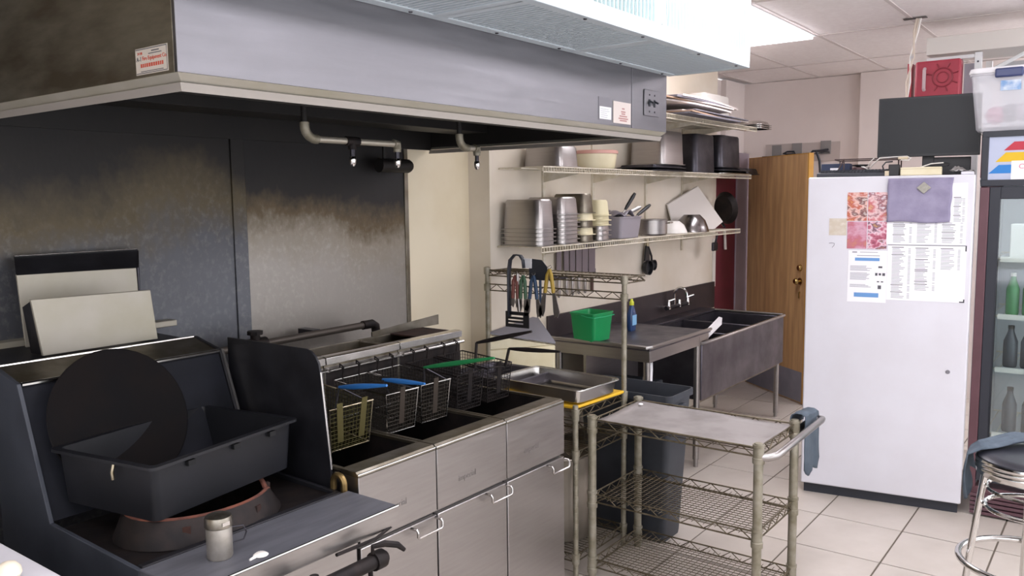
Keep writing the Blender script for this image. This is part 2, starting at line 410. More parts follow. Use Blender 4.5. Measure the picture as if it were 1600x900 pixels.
# the flat supply-air plenum hung on the hood front, with grilles below and louvres in front
PX0, PX1, PY0, PY1, PZ0, PZ1 = .40, 3.335, 1.29, 1.648, 2.231, 2.74
p = thing('supply_air_plenum', 'white louvred supply air plenum hanging along the hood front', 'vent', (PX0, PY0, PZ0))
b = MB()
b.box(PX0, PY0+.012, PZ1-.02, PX1, PY1, PZ1).box(PX0, PY1-.01, PZ0+.02, PX1, PY1, PZ1-.02).box(PX0, PY0+.02, PZ0+.02, PX0+.01, PY1-.01, PZ1-.02).box(PX1-.01, PY0+.02, PZ0+.02, PX1, PY1-.01, PZ1-.02)
b.build('casing', white_metal, p, smooth=False)
MB().box(PX0+.02, PY0+.06, PZ0+.05, PX1-.02, PY0+.066, PZ1-.03).box(PX0+.02, PY0+.07, PZ0+.03, PX1-.02, PY1-.02, PZ0+.036).build('inner_screen', dark_in, p, smooth=False)
secs = [.40, 1.09, 1.825, 2.56, 3.335]
for a, c in zip(secs[:-1], secs[1:]):
    b = MB()  # bottom frame of one section
    b.box(a, PY0+.0, PZ0, c, PY0+.035, PZ0+.012).box(a, PY1-.04, PZ0, c, PY1, PZ0+.012)
    b.box(a, PY0+.035, PZ0, a+.03, PY1-.04, PZ0+.012).box(c-.03, PY0+.035, PZ0, c, PY1-.04, PZ0+.012)
    b.build('bottom_frame', grille_m, p, bevel=.002)
    b = MB(); n = int((c-a-.06)/.021)
    for k in range(n):
        x = a+.03+(k+.5)*(c-a-.06)/n; b.box(x-.006, PY0+.035, PZ0+.003, x+.006, PY1-.04, PZ0+.02)
    b.build('bottom_grille', grille_m, p, smooth=False, kind='stuff')
    b = MB()
    b.box(a, PY0, PZ0+.012, c, PY0+.014, PZ0+.05).box(a, PY0, PZ1-.05, c, PY0+.014, PZ1-.02).box(a, PY0, PZ0+.05, a+.03, PY0+.014, PZ1-.05).box(c-.03, PY0, PZ0+.05, c, PY0+.014, PZ1-.05)
    b.build('front_frame', louver_m, p, bevel=.002)
    b = MB(); n = int((c-a-.06)/.024)
    for k in range(n):
        x = a+.03+(k+.5)*(c-a-.06)/n
        b.add([(x-.003,PY0+.002,PZ0+.05),(x+.006,PY0+.03,PZ0+.05),(x+.009,PY0+.03,PZ0+.05),(x,PY0+.002,PZ0+.05),(x-.003,PY0+.002,PZ1-.05),(x+.006,PY0+.03,PZ1-.05),(x+.009,PY0+.03,PZ1-.05),(x,PY0+.002,PZ1-.05)],
              [(0,3,2,1),(4,5,6,7),(0,1,5,4),(1,2,6,5),(2,3,7,6),(3,0,4,7)])
    b.build('front_louvres', louver_m, p, smooth=False, kind='stuff')
b = MB()
for a in secs[1:]:
    for yy in (PY0+.017, PY1-.02):
        b.lathe([(0,-.004),(.005,-.003),(.006,0)], (a-.1, yy, PZ0), 8); b.lathe([(0,-.004),(.005,-.003),(.006,0)], (a-.45, yy, PZ0), 8)
b.build('rivets', steel_dark, p, kind='stuff')

# stickers and plates on the hood
def plate(name, label, cat, x0, z0, x1, z1, m, y=HY0, t=.002, bev=0):
    return MB().box(x0, y-t, z0, x1, y-.0002, z1).build(name, m, label=label, cat=cat, loc=(x0, y, z0), bevel=bev)
st = thing('warning_sticker', 'grey and white notice sticker on the hood front, left of the floral one', 'sticker', (2.757, HY0, 2.01))
MB().box(2.757, HY0-.0015, 2.012, 2.853, HY0-.0002, 2.097).build('backing', grey_plastic, st)
MB().box(2.763, HY0-.002, 2.016, 2.849, HY0-.0016, 2.062).build('white_field', paper, st)
b = MB()
for k in range(5): b.box(2.77, HY0-.0023, 2.022+k*.0075, 2.77+random.uniform(.04,.075), HY0-.0021, 2.0235+k*.0075)
b.build('print', ink_grey, st, kind='stuff')
st = thing('notice_sticker', 'cream sticker with a red emblem on the hood front beside its seam', 'sticker', (2.867, HY0, 2.005))
MB().box(2.866, HY0-.002, 2.007, 3.004, HY0-.0002, 2.09).build('backing', mat('cream_sticker','#ded2cc',.7), st)
b = MB()
for k, (w, z) in enumerate(((.02,2.062),(.035,2.05),(.03,2.042),(.06,2.033),(.075,2.024),(.055,2.016))):
    b.box(2.943-w/2, HY0-.0024, z, 2.943+w/2, HY0-.0021, z+.005)
b.build('print', mat('faded_red_print','#b08280',.8), st)
sp = thing('switch_plate', 'steel twin switch plate on the right end of the hood', 'switch', (3.111, HY0, 2.05))
MB().box(3.112, HY0-.006, 2.052, 3.242, HY0-.0015, 2.158).build('cover', steel_h, sp, bevel=.002)
for x in (3.155, 3.2):
    MB().box(x-.007, HY0-.009, 2.09, x+.007, HY0-.006, 2.12).build('switch', charcoal, sp, bevel=.001)
    MB().obox((x, HY0-.016, 2.108), (.007, .018, .007), Matrix.Rotation(.5, 3, 'X')).build('toggle', dark_plastic, sp)
b = MB()
for (x, z) in ((3.155,2.138),(3.2,2.138),(3.155,2.07),(3.2,2.07)): b.cyl((x,HY0-.0062,z),(x,HY0-.0078,z),.004,8)
b.build('screws', steel_dark, sp)
# service sticker on the hood's left end
st = thing('service_sticker', 'white service company sticker with red print on hood end', 'sticker', (HX0, 1.683, 1.998))
MB().box(HX0-.0015, 1.683, 2.001, HX0-.0002, 1.81, 2.058).build('backing', mat('aged_sticker','#c9c0b4',.6), st)
bb = MB()
bb.box(HX0-.002,1.685,2.0545,HX0-.0016,1.808,2.0562).box(HX0-.002,1.685,2.003,HX0-.0016,1.808,2.0045).box(HX0-.002,1.685,2.0045,HX0-.0016,1.6862,2.0545)
bb.build('border', ink, st)
def on_end(y, z): return basis((0,-1,0), (0,0,1), (HX0-.0018-1.03, y-1.683, z-1.998))
text('A-1', .014, 'lettering', ink, st, on_end(1.806, 2.030)); text('Fire Equipment Co.', .0125, 'lettering', ink_red, st, on_end(1.783, 2.031))
text('24 HR', .008, 'lettering', ink_red, st, on_end(1.802, 2.044))
bb = MB()
for (y0,y1,z0,z1) in ((1.715,1.745,2.048,2.0503),(1.705,1.757,2.043,2.0447),(1.70,1.79,2.0065,2.008)): bb.box(HX0-.002,y0,z0,HX0-.0016,y1,z1)
bb.build('small_print', ink, st)
bb = MB()
y = 1.79
while y > 1.705:
    w = random.uniform(.004,.007); bb.box(HX0-.002, y-w, 2.016, HX0-.0016, y, 2.024); y -= w+.0025
bb.build('small_print', ink_red, st)

# fire-suppression pipes under the hood
def pipe_set(label, xv, xr, drops, y=2.3, z=1.932):
    t = thing('suppression_pipe', label, 'pipe', (xv, y, z), group=None)
    MB().tube([(xv, y, 2.562), (xv, y, z+.05)], .011, 10).build('riser', hood_in, t)
    MB().tube([(xv, y, z+.055)] + arc((xv+.045, y, z+.045), .045, PI, 1.5*PI, 6, 'xz') + [(xv+.055, y, z)], .0165, 10).build('elbow', zinc, t)
    MB().tube([(xv+.05, y, z), (xr, y, z)], .012, 10).build('cross_pipe', mat('pale_pipe','#bdb6a8',.4,.6), t)
    for k, x in enumerate(drops):
        f = MB().tube([(x-.03, y, z), (x+.03, y, z)], .017, 10) if x < xr-.01 else MB().tube([(x-.02, y, z+.001), (x, y, z), (x, y, z-.02)], .017, 10)
        f.tube([(x, y, z), (x, y, z-.03)], .015, 10)
        f.build('fitting', black_iron if x < xr-.01 else zinc, t)
        MB().tube([(x, y, z-.028), (x, y, z-.06)], .009, 8).build('drop_pipe', steel_dark, t)
        MB().tube([(x, y, z-.055), (x, y, z-.065), (x, y, z-.082), (x, y, z-.09)], [.011, .013, .011, .006], 10).build('nozzle', chrome, t)
pipe_set('pale fire suppression pipe with two nozzles under the hood above the fryers', 1.90, 2.345, (2.115, 2.345))
pipe_set('dark fire suppression drop pipe with one nozzle near the beige wall', 2.715, 2.83, (2.83,), z=1.935)

# ------------------------------------------------------------------ wok range with high riser
RX0, RX1 = .995, 1.645
r = thing('wok_range', 'black wok range with stainless riser and front shelf, left of the fryers', 'range', (RX0, 1.66, 0))
prof = [(2.62,.06),(2.62,1.25),(2.60,1.258),(2.455,1.224),(2.315,.858),(1.868,.845),(1.868,.06)]
MB().slab([(RX0, y, z) for y, z in prof], (.012, 0, 0)).build('side_panel', mat('blue_grey_side_steel','#474b54',.5,.25,('#3b3f47',5)), r, bevel=.0015)
MB().slab([(RX1-.012, y, z) for y, z in prof], (.012, 0, 0)).build('side_panel', black_metal, r, bevel=.0015)
a, c = RX0+.013, RX1-.013
MB().slab([(a,2.615,1.248),(a,2.60,1.255),(a,2.455,1.221),(a,2.462,1.214),(a,2.595,1.243)], (c-a,0,0)).build('riser_top', steel_dirty, r, bevel=.001)
MB().slab([(a,2.46,1.213),(a,2.322,.86),(a,2.332,.856),(a,2.472,1.21)], (c-a,0,0)).build('riser_face', mat('soot_blue_black','#15171d',.7,.1,('#1d1f27',6),spec=.25), r)
MB().tube([(a,2.456,1.221),(c,2.456,1.221)], .007, 8).build('riser_rail', steel_bright, r)
MB().tube([(a,2.603,1.256),(c,2.603,1.256)], .004, 6).build('rear_rail', steel_bright, r)
MB().slab([(RX1-.006,2.458,1.226),(RX1-.006,2.316,.86),(RX1-.006,2.310,.86),(RX1-.006,2.452,1.226)], (.008,0,0)).build('edge_bead', steel_bright, r)
MB().slab([(a,2.61,1.24),(a,2.95,1.245),(a,2.95,1.25),(a,2.612,1.246)], (c-a,0,0)).build('rear_flashing', black_metal, r)
# cooktop with a round well, built as a dark plate with a ring hole
b = MB(); n = 32; cx, cy, rr = 1.33, 2.09, .19
ring = [(cx+rr*math.cos(2*PI*i/n), cy+rr*math.sin(2*PI*i/n)) for i in range(n)]
def edge_pt(i):
    an = 2*PI*i/n; dx, dy = math.cos(an), math.sin(an); t = 1e9
    for q, lo, hi in ((dx, a-cx, c-cx), (dy, 1.875-cy, 2.318-cy)):
        if q > 1e-9: t = min(t, hi/q)
        if q < -1e-9: t = min(t, lo/q)
    return (cx+dx*t, cy+dy*t)
for i in range(n):
    j = (i+1) % n; e, f = edge_pt(i), edge_pt(j)
    q = [(ring[i][0],ring[i][1],.832),(e[0],e[1],.836),(f[0],f[1],.836),(ring[j][0],ring[j][1],.832)]
    if abs(e[0]-f[0]) > 1e-6 and abs(e[1]-f[1]) > 1e-6:
        k = (max(e[0],f[0]) if e[0] > cx else min(e[0],f[0]), max(e[1],f[1]) if e[1] > cy else min(e[1],f[1]))
        q = q[:2]+[(k[0],k[1],.836)]+q[2:]
    b.add(q, [tuple(range(len(q)))])
    b.quad((ring[i][0],ring[i][1],.832),(ring[j][0],ring[j][1],.832),(ring[j][0],ring[j][1],.70),(ring[i][0],ring[i][1],.70))
b.add([(x,y,.70) for x, y in ring], [tuple(range(n))])
b.build('cooktop', black_iron, r, smooth=False)
MB().box(a, 1.872, .832, c, 1.895, .85).build('cooktop_edge', black_metal, r, bevel=.003)
# stainless front shelf
MB().box(RX0-.0, 1.66, .792, RX1+.012, 1.866, .85).build('front_shelf', mat('scuffed_shelf_steel','#6f7077',.55,.45,('#62636a',6),(30,.05),(1,6,6)), r, bevel=.003)
MB().box(RX0, 1.6565, .793, RX1+.012, 1.6595, .845).build('shelf_front', steel, r)
MB().tube([(RX0, 1.657, .849), (RX1+.012, 1.657, .849)], .0035, 6).build('shelf_bead', steel_bright, r)
MB().box(RX0+.02, 1.80, .05, RX1-.02, 1.868, .79).build('front_panel', steel, r, bevel=.002)
MB().box(RX0+.04, 1.80, .22, RX1-.04, 1.794, .62).build('oven_panel', steel_dirty, r, bevel=.002)
b = MB().box(RX0+.015, 1.88, .05, RX1-.015, 2.60, .66); b.build('body', black_metal, r)
for (x, y) in ((RX0+.05,1.84),(RX1-.05,1.84),(RX0+.05,2.55),(RX1-.05,2.55)): MB().cyl((x,y,0),(x,y,.06),.022,10).build('leg', steel_dark, r)
# gas manifold under the shelf lip, valve body, lever and end cap
MB().tube([(.98,1.60,.752),(1.505,1.60,.752)], .020, 14).build('manifold_pipe', black_iron, r)
v = MB().tube([(1.50,1.60,.752),(1.535,1.60,.752)], .026, 14).tube([(1.535,1.60,.752),(1.545,1.60,.752)], .018, 14)
v.build('manifold_cap', black_iron, r)
MB().tube([(1.50,1.60,.775),(1.50,1.60,.795),(1.53,1.585,.797),(1.565,1.572,.785),(1.585,1.566,.765)], [.006,.007,.009,.009,.006], 8).build('lever', black_iron, r)
for x in (1.12, 1.30):
    vv = MB().cyl((x,1.60,.752),(x,1.60,.79),.012,10); vv.build('valve_stem', black_iron, r)
    MB().lathe([(0,.03),(.02,.028),(.022,.01),(.014,0)], (x,1.56,.752), 14, Matrix.Rotation(PI/2,4,'X')).build('valve_knob', black_metal, r)
MB().cyl((1.49,1.60,.74),(1.49,1.60,.69),.007,8).build('drain_stub', black_iron, r)
MB().tube([(1.40,1.63,.80),(1.55,1.64,.79),(1.655,1.668,.795)], .005, 6).build('pilot_tube', black_iron, r)
# brass gas fitting on the range's back right corner, next to the shield
MB().tube([(1.652,1.878,.845),(1.652,1.878,.868)] + arc((1.652,1.902,.868), .024, PI, 0, 8, 'yz') + [(1.652,1.926,.845)], .010, 8).build('gas_fitting', mat('dirty_brass','#8a744c',.4,.9), r)

# rusty wok ring on the cooktop
ring = thing('wok_ring', 'rusty cast iron wok ring with a cut notch under the black tub', 'wok ring', (cx, cy, .836))
prof = [(.235,.0),(.205,.068),(.198,.072),(.19,.068),(.218,0)]
b = MB(); NS = 48
def rz(an, z):
    q = math.cos(an+.62); return z if z < .01 else z*(1-.55*max(0, 1-abs(((an+.35+PI) % (2*PI))-PI)/.35))
vs = []; k = len(prof)
for i in range(NS):
    an = 2*PI*i/NS
    for (rad, z) in prof: vs.append((cx-.045+rad*math.cos(an), cy-.03+rad*math.sin(an)*.78, .8365+rz(an, z)))
fs = []
for i in range(NS):
    i2 = (i+1) % NS
    for j in range(k): fs.append((i*k+j, i2*k+j, i2*k+(j+1)%k, i*k+(j+1)%k))
b.add(vs, fs); b.build('ring', black_iron, ring)
MB().add([vs[i*k+j] if j else (vs[i*k+1][0],vs[i*k+1][1],vs[i*k+1][2]+.001) for i in range(NS) for j in (1,2,3)], [(i*3+j,((i+1)%NS)*3+j,((i+1)%NS)*3+j+1,i*3+j+1) for i in range(NS) for j in (0,1)]).build('rusty_rim', mat('bright_rust','#6b3d2e',.85,.1,('#4a2a22',30)), ring, thick=.003)
b = MB()
for an in (-2.2, -1.2, -.1, .9, 2.4): b.obox((cx-.045+.212*math.cos(an), cy-.03+.212*math.sin(an)*.78, .862), (.012,.02,.05), Matrix.Rotation(an,3,'Z'))
b.build('lugs', rust, ring)

# black rectangular tub on the ring
tb = thing('black_tub', 'large black rectangular plastic tub standing on the wok ring', 'tub', (1.312, 2.180, .9095), .17)
L_, D_ = .262, .195
b = MB(); t_ = .006; H_ = .150
def rect(l, dd, z): return [(-l,-dd,z),(l,-dd,z),(l,dd,z),(-l,dd,z)]
def loft(b, rings, close0=True, close1=False):
    o = len(b.v); m = len(rings[0])
    for q in rings: b.v += [tuple(p) for p in q]
    for i in range(len(rings)-1):
        for j in range(m): b.f.append((o+i*m+j, o+i*m+(j+1)%m, o+(i+1)*m+(j+1)%m, o+(i+1)*m+j))
    if close0: b.f.append(tuple(o+j for j in range(m))[::-1])
    if close1: b.f.append(tuple(o+(len(rings)-1)*m+j for j in range(m)))
    return b
def rrect(l, dd, rad, z, n=4, cx=0, cy=0):
    out = []
    for (sx, sy, a0) in ((1,1,0),(-1,1,PI/2),(-1,-1,PI),(1,-1,1.5*PI)):
        for i in range(n+1):
            an = a0+PI/2*i/n; out.append((cx+sx*(l-rad)+rad*math.cos(an), cy+sy*(dd-rad)+rad*math.sin(an), z))
    return out
loft(b, [rrect(L_-.016,D_-.016,.02,0), rrect(L_-.008,D_-.008,.018,H_-.012), rrect(L_+.008,D_+.008,.02,H_-.008), rrect(L_+.008,D_+.008,.02,H_), rrect(L_-.012,D_-.012,.015,H_), rrect(L_-.024,D_-.024,.016,.008)], True, True)
b.build('shell', black_plastic, tb, local=True)
for x in (-.14,.02,.16): MB().box(x-.012, -D_-.003, H_-.028, x+.012, -D_+.015, H_-.014).build('notch', mat('deep_black','#0a0a0c',.7), tb, local=True)
MB().tube([(-L_+.0,-.05,H_-.01),(-L_-.006,-.05,H_-.03),(-L_-.004,-.05,H_-.05)], .005, 6).build('clip', chrome_worn, tb, local=True)

# round black wok lid leaning on the riser
wl = thing('wok', 'round black wok leaning against the riser behind the tub', 'wok', (1.235, 2.30, .86))
R_ = .205
M_ = Matrix.Translation((1.235, 2.372, 1.09)) @ Matrix.Rotation(math.radians(90-20), 4, 'X')
MB().lathe([(0,-.020),(.04,-.0195),(.08,-.0175),(.12,-.013),(.16,-.006),(R_,.006),(R_+.003,.010),(R_,.012),(.16,.001),(.12,-.006),(.08,-.0105),(.04,-.0125),(0,-.013)][::-1], (0,0,0), 40, M_).build('bowl', mat('seasoned_black_iron','#0e0d0f',.8,.0,('#161110',6),spec=.15), wl)

# shaker and scrap on the shelf
sk = thing('shaker', 'small dented steel shaker with lid standing on the range shelf', 'shaker', (1.150, 1.768, .85))
MB().lathe([(0,0),(.029,0),(.031,.004),(.031,.078),(.030,.082),(.0,.082)], (1.150,1.768,.8505), 24).build('body', mat('shaker_steel','#b9b4ac',.42,.75,('#9d978d',20)), sk)
MB().lathe([(.0315,.078),(.0335,.080),(.0335,.098),(.031,.105),(.02,.110),(0,.111)], (1.150,1.768,.8505), 24).build('lid', mat('dull_shaker_lid','#a9a49a',.35,1,('#847d70',30)), sk)
MB().box(1.138,1.733,.938,1.158,1.737,.947).build('tab', chrome, sk)
MB().tube([(1.178,1.758,.92)]+[(1.205,1.748,.918),(1.212,1.745,.90),(1.205,1.748,.882)]+[(1.178,1.758,.878)], .002, 6).build('wire_loop', steel_dark, sk)
w_ = MB().lathe([(0,.008),(.012,.007),(.019,.002),(.016,0)], (1.213,1.692,.8505), 14); w_.tube([(1.2,1.692,.853),(1.178,1.688,.852)],[.005,.003],6)
w_.build('napkin_scrap', white_plastic, label='small white scrap lying on the stainless range shelf', cat='scrap', loc=(1.213,1.692,.8505))

# pale sheet-metal pieces stood behind the riser
fb = thing('sheet_metal_cover', 'pale blank sheet metal cover standing behind the range riser', 'cover', (1.16, 2.66, 1.25))
xa, xb = 1.152, 1.54
MB().slab([(xa+.02,2.69,1.2515),(xb+.012,2.69,1.2515),(xb,2.70,1.422),(xa,2.70,1.428)], (0,.012,0)).build('front_sheet', beige_sheet, fb, bevel=.002)
MB().slab([(xa+.024,2.703,1.2515),(xa+.024,2.78,1.2515),(xa+.004,2.77,1.40),(xa+.004,2.713,1.422)], (.008,0,0)).build('side_flange', steel_dark, fb)
MB().slab([(xb,2.703,1.2515),(xb,2.78,1.2515),(xb-.012,2.77,1.40),(xb-.012,2.713,1.42)], (.008,0,0)).build('side_flange', steel_dark, fb)
fb = thing('flared_metal_hopper', 'taller sheet metal hood piece with black flared top at the wall', 'cover', (1.22, 2.90, 1.2505))
MB().slab([(1.213,2.90,1.2515),(1.612,2.90,1.2515),(1.605,2.90,1.485),(1.20,2.90,1.492)], (0,.010,0)).build('front_sheet', beige_sheet, fb, bevel=.002)
MB().slab([(1.20,2.898,1.490),(1.608,2.898,1.486),(1.655,2.972,1.546),(1.228,2.972,1.545)], (0,.006,.004)).build('flare', black_metal, fb, smooth=False)
MB().slab([(1.608,2.898,1.30),(1.608,2.898,1.485),(1.655,2.975,1.543),(1.618,2.975,1.30)], (.004,0,0)).build('side_sheet', steel_dark, fb, smooth=False)
MB().tube([(1.228,2.973,1.548),(1.655,2.973,1.549)], .003, 6).build('top_bead', steel_bright, fb)

# ------------------------------------------------------------------ three deep fryers
FY0, FY1 = 1.845, 2.64
def logo(parent, x, z):
    M = basis((1,0,.0),(0,0,1),(x-parent.location.x, FY0-.0012-parent.location.y, z-parent.location.z))
    text('imperial', .03, 'stamped_logo', mat('stamped_steel','#9a9593',.5,.9), parent, M, .0003)
def fryer(x0, x1, label):
    t = thing('deep_fryer', label, 'fryer', (x0, FY0, 0), group=None)
    g = .002
    MB().box(x0+g, FY0+.02, .10, x1-g, FY1, .68).box(x0+g, FY0+.01, .68, x0+.006, FY1, .885).box(x1-.006, FY0+.01, .68, x1-g, FY1, .885).build('cabinet', steel, t)
    MB().box(x0+g, FY0, .675, x1-g, FY0+.012, .888).build('front_panel', steel, t, bevel=.0015)
    MB().box(x0+g+.001, FY0, .12, x1-g-.001, FY0+.018, .662).build('door', steel, t, bevel=.003)
    dr = t.children[-1]
    hx = x1-.012
    MB().tube([(hx-.118,FY0,.655),(hx-.118,FY0-.028,.655),(hx-.118,FY0-.032,.648),(hx-.118,FY0-.032,.632),(hx-.112,FY0-.032,.626),(hx-.006,FY0-.032,.626),(hx,FY0-.032,.632),(hx,FY0-.032,.648),(hx,FY0-.028,.655),(hx,FY0,.655)], .0045, 8).build('handle', steel_bright, dr)
    # rim, front ledge, dark tank
    MB().slab([(x0+g,FY0,.890),(x0+g,FY0+.012,.902),(x0+g,FY0+.078,.902),(x0+g,FY0+.078,.886),(x0+g,FY0,.884)], (x1-x0-2*g,0,0)).build('front_ledge', steel_dirty, t, bevel=.001)
    MB().tube([(x0+g,FY0+.003,.893),(x1-g,FY0+.003,.893)], .003, 6).build('ledge_bead', steel_bright, t)
    b = MB()
    b.box(x0+.006, FY0+.078, .70, x1-.006, FY0+.082, .89).box(x0+.006, 2.395, .70, x1-.006, 2.40, 1.08)
    b.box(x0+.006, FY0+.082, .70, x0+.012, 2.395, .895).box(x1-.012, FY0+.082, .70, x1-.006, 2.395, .895).box(x0+.012, FY0+.082, .70, x1-.012, 2.395, .71)
    b.build('tank', black_iron, t, smooth=False)
    MB().box(x0+.002, FY0+.08, .893, x0+.016, 2.39, .902).build('side_ledge', steel_dirty, t)
    MB().box(x1-.016, FY0+.08, .893, x1-.002, 2.39, .902).build('side_ledge', steel_dirty, t)
    MB().box(x0+g, 2.40, .68, x1-g, 2.41, 1.118).box(x0+g, 2.62, .68, x1-g, 2.64, 1.13).box(x0+g, 2.41, .68, x0+.01, 2.62, 1.125).box(x1-.01, 2.41, .68, x1-g, 2.62, 1.125).box(x0+.01,2.41,.9,x1-.01,2.62,.95).build('flue_riser', steel_dirty, t, bevel=.001)
    MB().slab([(x0+g,2.385,1.112),(x0+g,2.385,1.138),(x0+g,2.40,1.142),(x0+g,2.425,1.142),(x0+g,2.425,1.13),(x0+g,2.402,1.115)], (x1-x0-2*g,0,0)).build('riser_cap', steel_bright, t, bevel=.001)
    b = MB().tube([(x0+.006,2.374,1.092),(x1-.006,2.374,1.092)], .006, 8)
    for xx in (x0+.02, x1-.02): b.tube([(xx,2.374,1.092),(xx,2.40,1.092)], .004, 6)
    b.build('basket_rail', steel_bright, t)
    MB().box(x0+.004, 2.396, .9, x1-.004, 2.40, 1.10).build('splash_back', steel, t)
    for (x, y) in ((x0+.05,FY0+.08),(x1-.05,FY0+.08),(x0+.05,FY1-.06),(x1-.05,FY1-.06)): MB().cyl((x,y,0),(x,y,.10),.02,10).build('leg', steel_dark, t)
    MB().box(x0+.02, FY0+.06, .06, x1-.02, FY0+.065, .12).build('toe_panel', steel_dark, t)
    MB().box(x0+.01, 2.41, 1.09, x1-.01, 2.62, 1.10).build('flue_baffle', mat('brown_grease_steel','#57472f',.6,.3,('#33291d',12)), t)
    logo(t, x0+.11, .745)
    return t
f1 = fryer(1.678, 2.030, 'leftmost deep fryer, half hidden behind the black splash shield')
f2 = fryer(2.031, 2.420, 'middle deep fryer of the three, with stainless door and bar handle')
f3 = fryer(2.421, 2.812, 'rightmost deep fryer beside the wire rack with its tall flue plate')
pts = [(1.668,2.46,.60),(1.668,2.46,1.262),(1.668,2.12,1.262)] + [(1.668, 2.055+.065*math.cos(q), 1.197+.065*math.sin(q)) for q in (PI*.5,PI*.62,PI*.75,PI*.88,PI)] + [(1.668,1.955,.895),(1.668,1.955,.60)]
MB().slab(pts, (.008,0,0)).build('splash_shield', black_metal, f1, bevel=.0015, label='black sheet metal splash shield with rounded corner')
MB().tube([(1.672,1.989,1.195),(1.672,1.9545,.895)], .0035, 6).build('shield_bead', steel_bright, f1)
MB().slab([(2.50,2.63,1.132),(2.93,2.63,1.132),(2.93,2.63,1.178),(2.50,2.63,1.152)], (0,.006,0)).build('flue_plate', steel_dirty, f3)
MB().box(2.60, 2.46, 1.128, 2.812, 2.62, 1.134).build('flue_cover', rust, f3)

# wire baskets hung in the fryers
def basket(x0, x1, handle, label, gname, kind, zr=1.052, y0=2.10):
    y1 = 2.372; zb = zr-.145; ym = y0+.0
    t = thing('fry_basket', label, 'basket', ((x0+x1)/2, y0, zb), group=gname)
    wm = wire_m if kind != 'dark' else black_iron
    b = MB(); ins = .012
    def P(u, v, z):
        q = P0_(u, v, z); return (q[0], q[1], q[2]-.022*(1-v))
    def P0_(u, v, z):   # u,v in 0..1 with the taper towards the bottom
        k = (zr-z)/(zr-zb); return (x0+ins*k+(x1-x0-2*ins*k)*u, y0+ins*k+(y1-y0-2*ins*k)*v, z)
    nu, nv, nz = 11, 18, 10; r_ = .0011
    for i in range(nu+1):
        u = i/nu; b.tube([P(u,0,zr),P(u,0,zb),P(u,1,zb),P(u,1,zr)], r_, 4, caps=False)
    for i in range(nv+1):
        v = i/nv; b.tube([P(0,v,zr),P(0,v,zb),P(1,v,zb),P(1,v,zr)], r_, 4, caps=False)
    for i in range(1, nz):
        z = zb+(zr-zb)*i/nz; b.tube([P(0,0,z),P(1,0,z),P(1,1,z),P(0,1,z)], r_, 4, closed=True)
    b.build('wire_mesh', {'green': mat('olive_greasy_wire','#46411f',.6,.5), 'bright': mat('grey_greasy_wire','#3a352e',.5,.6), 'dark': black_iron}[kind], t, smooth=False, kind='stuff')
    b = MB()
    b.tube([P(0,0,zr),P(1,0,zr),P(1,1,zr),P(0,1,zr)], .0032, 6, closed=True)
    b.tube([P(0,0,zb),P(1,0,zb),P(1,1,zb),P(0,1,zb)], .0026, 6, closed=True)
    for u in (0,1): b.tube([P(u,0,zr),P(u,0,zb)], .0022, 6)
    b.build('rim', {'bright': steel_bright, 'green': chrome_worn, 'dark': black_iron}[kind], t)
    for q in ((.22,.80) if kind == 'green' else (.5,)):
        MB().slab([(x0+(x1-x0)*q-.013,y0-.001,zr-.004),(x0+(x1-x0)*q+.013,y0-.001,zr-.004),(x0+(x1-x0)*(.5+(q-.5)*.82)+.013,y0+ins-.001,zb+.004),(x0+(x1-x0)*(.5+(q-.5)*.82)-.013,y0+ins-.001,zb+.004)], (0,-.002,0)).build('front_strap', {'green': mat('olive_strap','#5c5532',.5,.6), 'bright': mat('brown_strap','#463e37',.5,.6), 'dark': black_iron}[kind], t)
    for u in (.25,.75):   # hooks over the rail
        xx = x0+(x1-x0)*u; MB().tube([(xx,y1,zr),(xx,y1-.008,zr+.045),(xx,2.384,zr+.055),(xx,2.3845,zr+.04)], .0034, 6).build('hook', black_iron, t)
    xc = (x0+x1)/2
    hp, gm, lo = handle
    P0 = [(xc+hp[0][0], *hp[0][1:]), (xc+hp[-1][0], *hp[-1][1:])]
    b = MB()
    for u in (.12, .88): b.tube([P(u,0,zr),(xc+hp[0][0],hp[0][1],hp[0][2])], .0028, 6)
    if len(hp) > 2: b.tube([(xc+q[0],q[1],q[2]) for q in hp[:-1]], .006, 8)
    b.build('handle_bracket', black_iron if kind == 'dark' else steel_dark, t)
    a, c = Vector((xc+hp[-2][0], *hp[-2][1:])), Vector((xc+hp[-1][0], *hp[-1][1:]))
    q = [a.lerp(c, k/6) for k in range(7)]
    MB().tube([tuple(w) for w in q], [.005,.008,.0095,.0095,.0085,.0065,.0045], 8).build('grip', gm, t)
A = ((0.0,2.16,1.085),(0,1.93,1.120))
basket(1.795,1.99, (A, blue_m, 0), 'nearest wire fry basket, with a blue handle, next to the black shield', None, 'green')
basket(2.055,2.22, (((.0,2.20,1.062),(.0,1.99,1.072)), blue_m, 0), 'second fry basket with blue handle, in the middle fryer', None, 'bright')
basket(2.235,2.40, (((-.01,2.15,1.084),(-.01,1.81,1.157)), green_grip, 0), 'fry basket with a green handle in the middle fryer', None, 'bright')
basket(2.44,2.605, (((-.02,2.06,1.06),(-.02,2.05,1.16),(-.02,1.785,1.228)), black_iron, 0), 'empty dark fry basket with tall black handle, left one in the end fryer', None, 'dark')
basket(2.63,2.795, (((.0,2.07,1.03),(.0,2.05,1.105),(.0,1.80,1.118)), black_iron, 0), 'dark fry basket with black handle at the right edge of the fryers', None, 'dark')

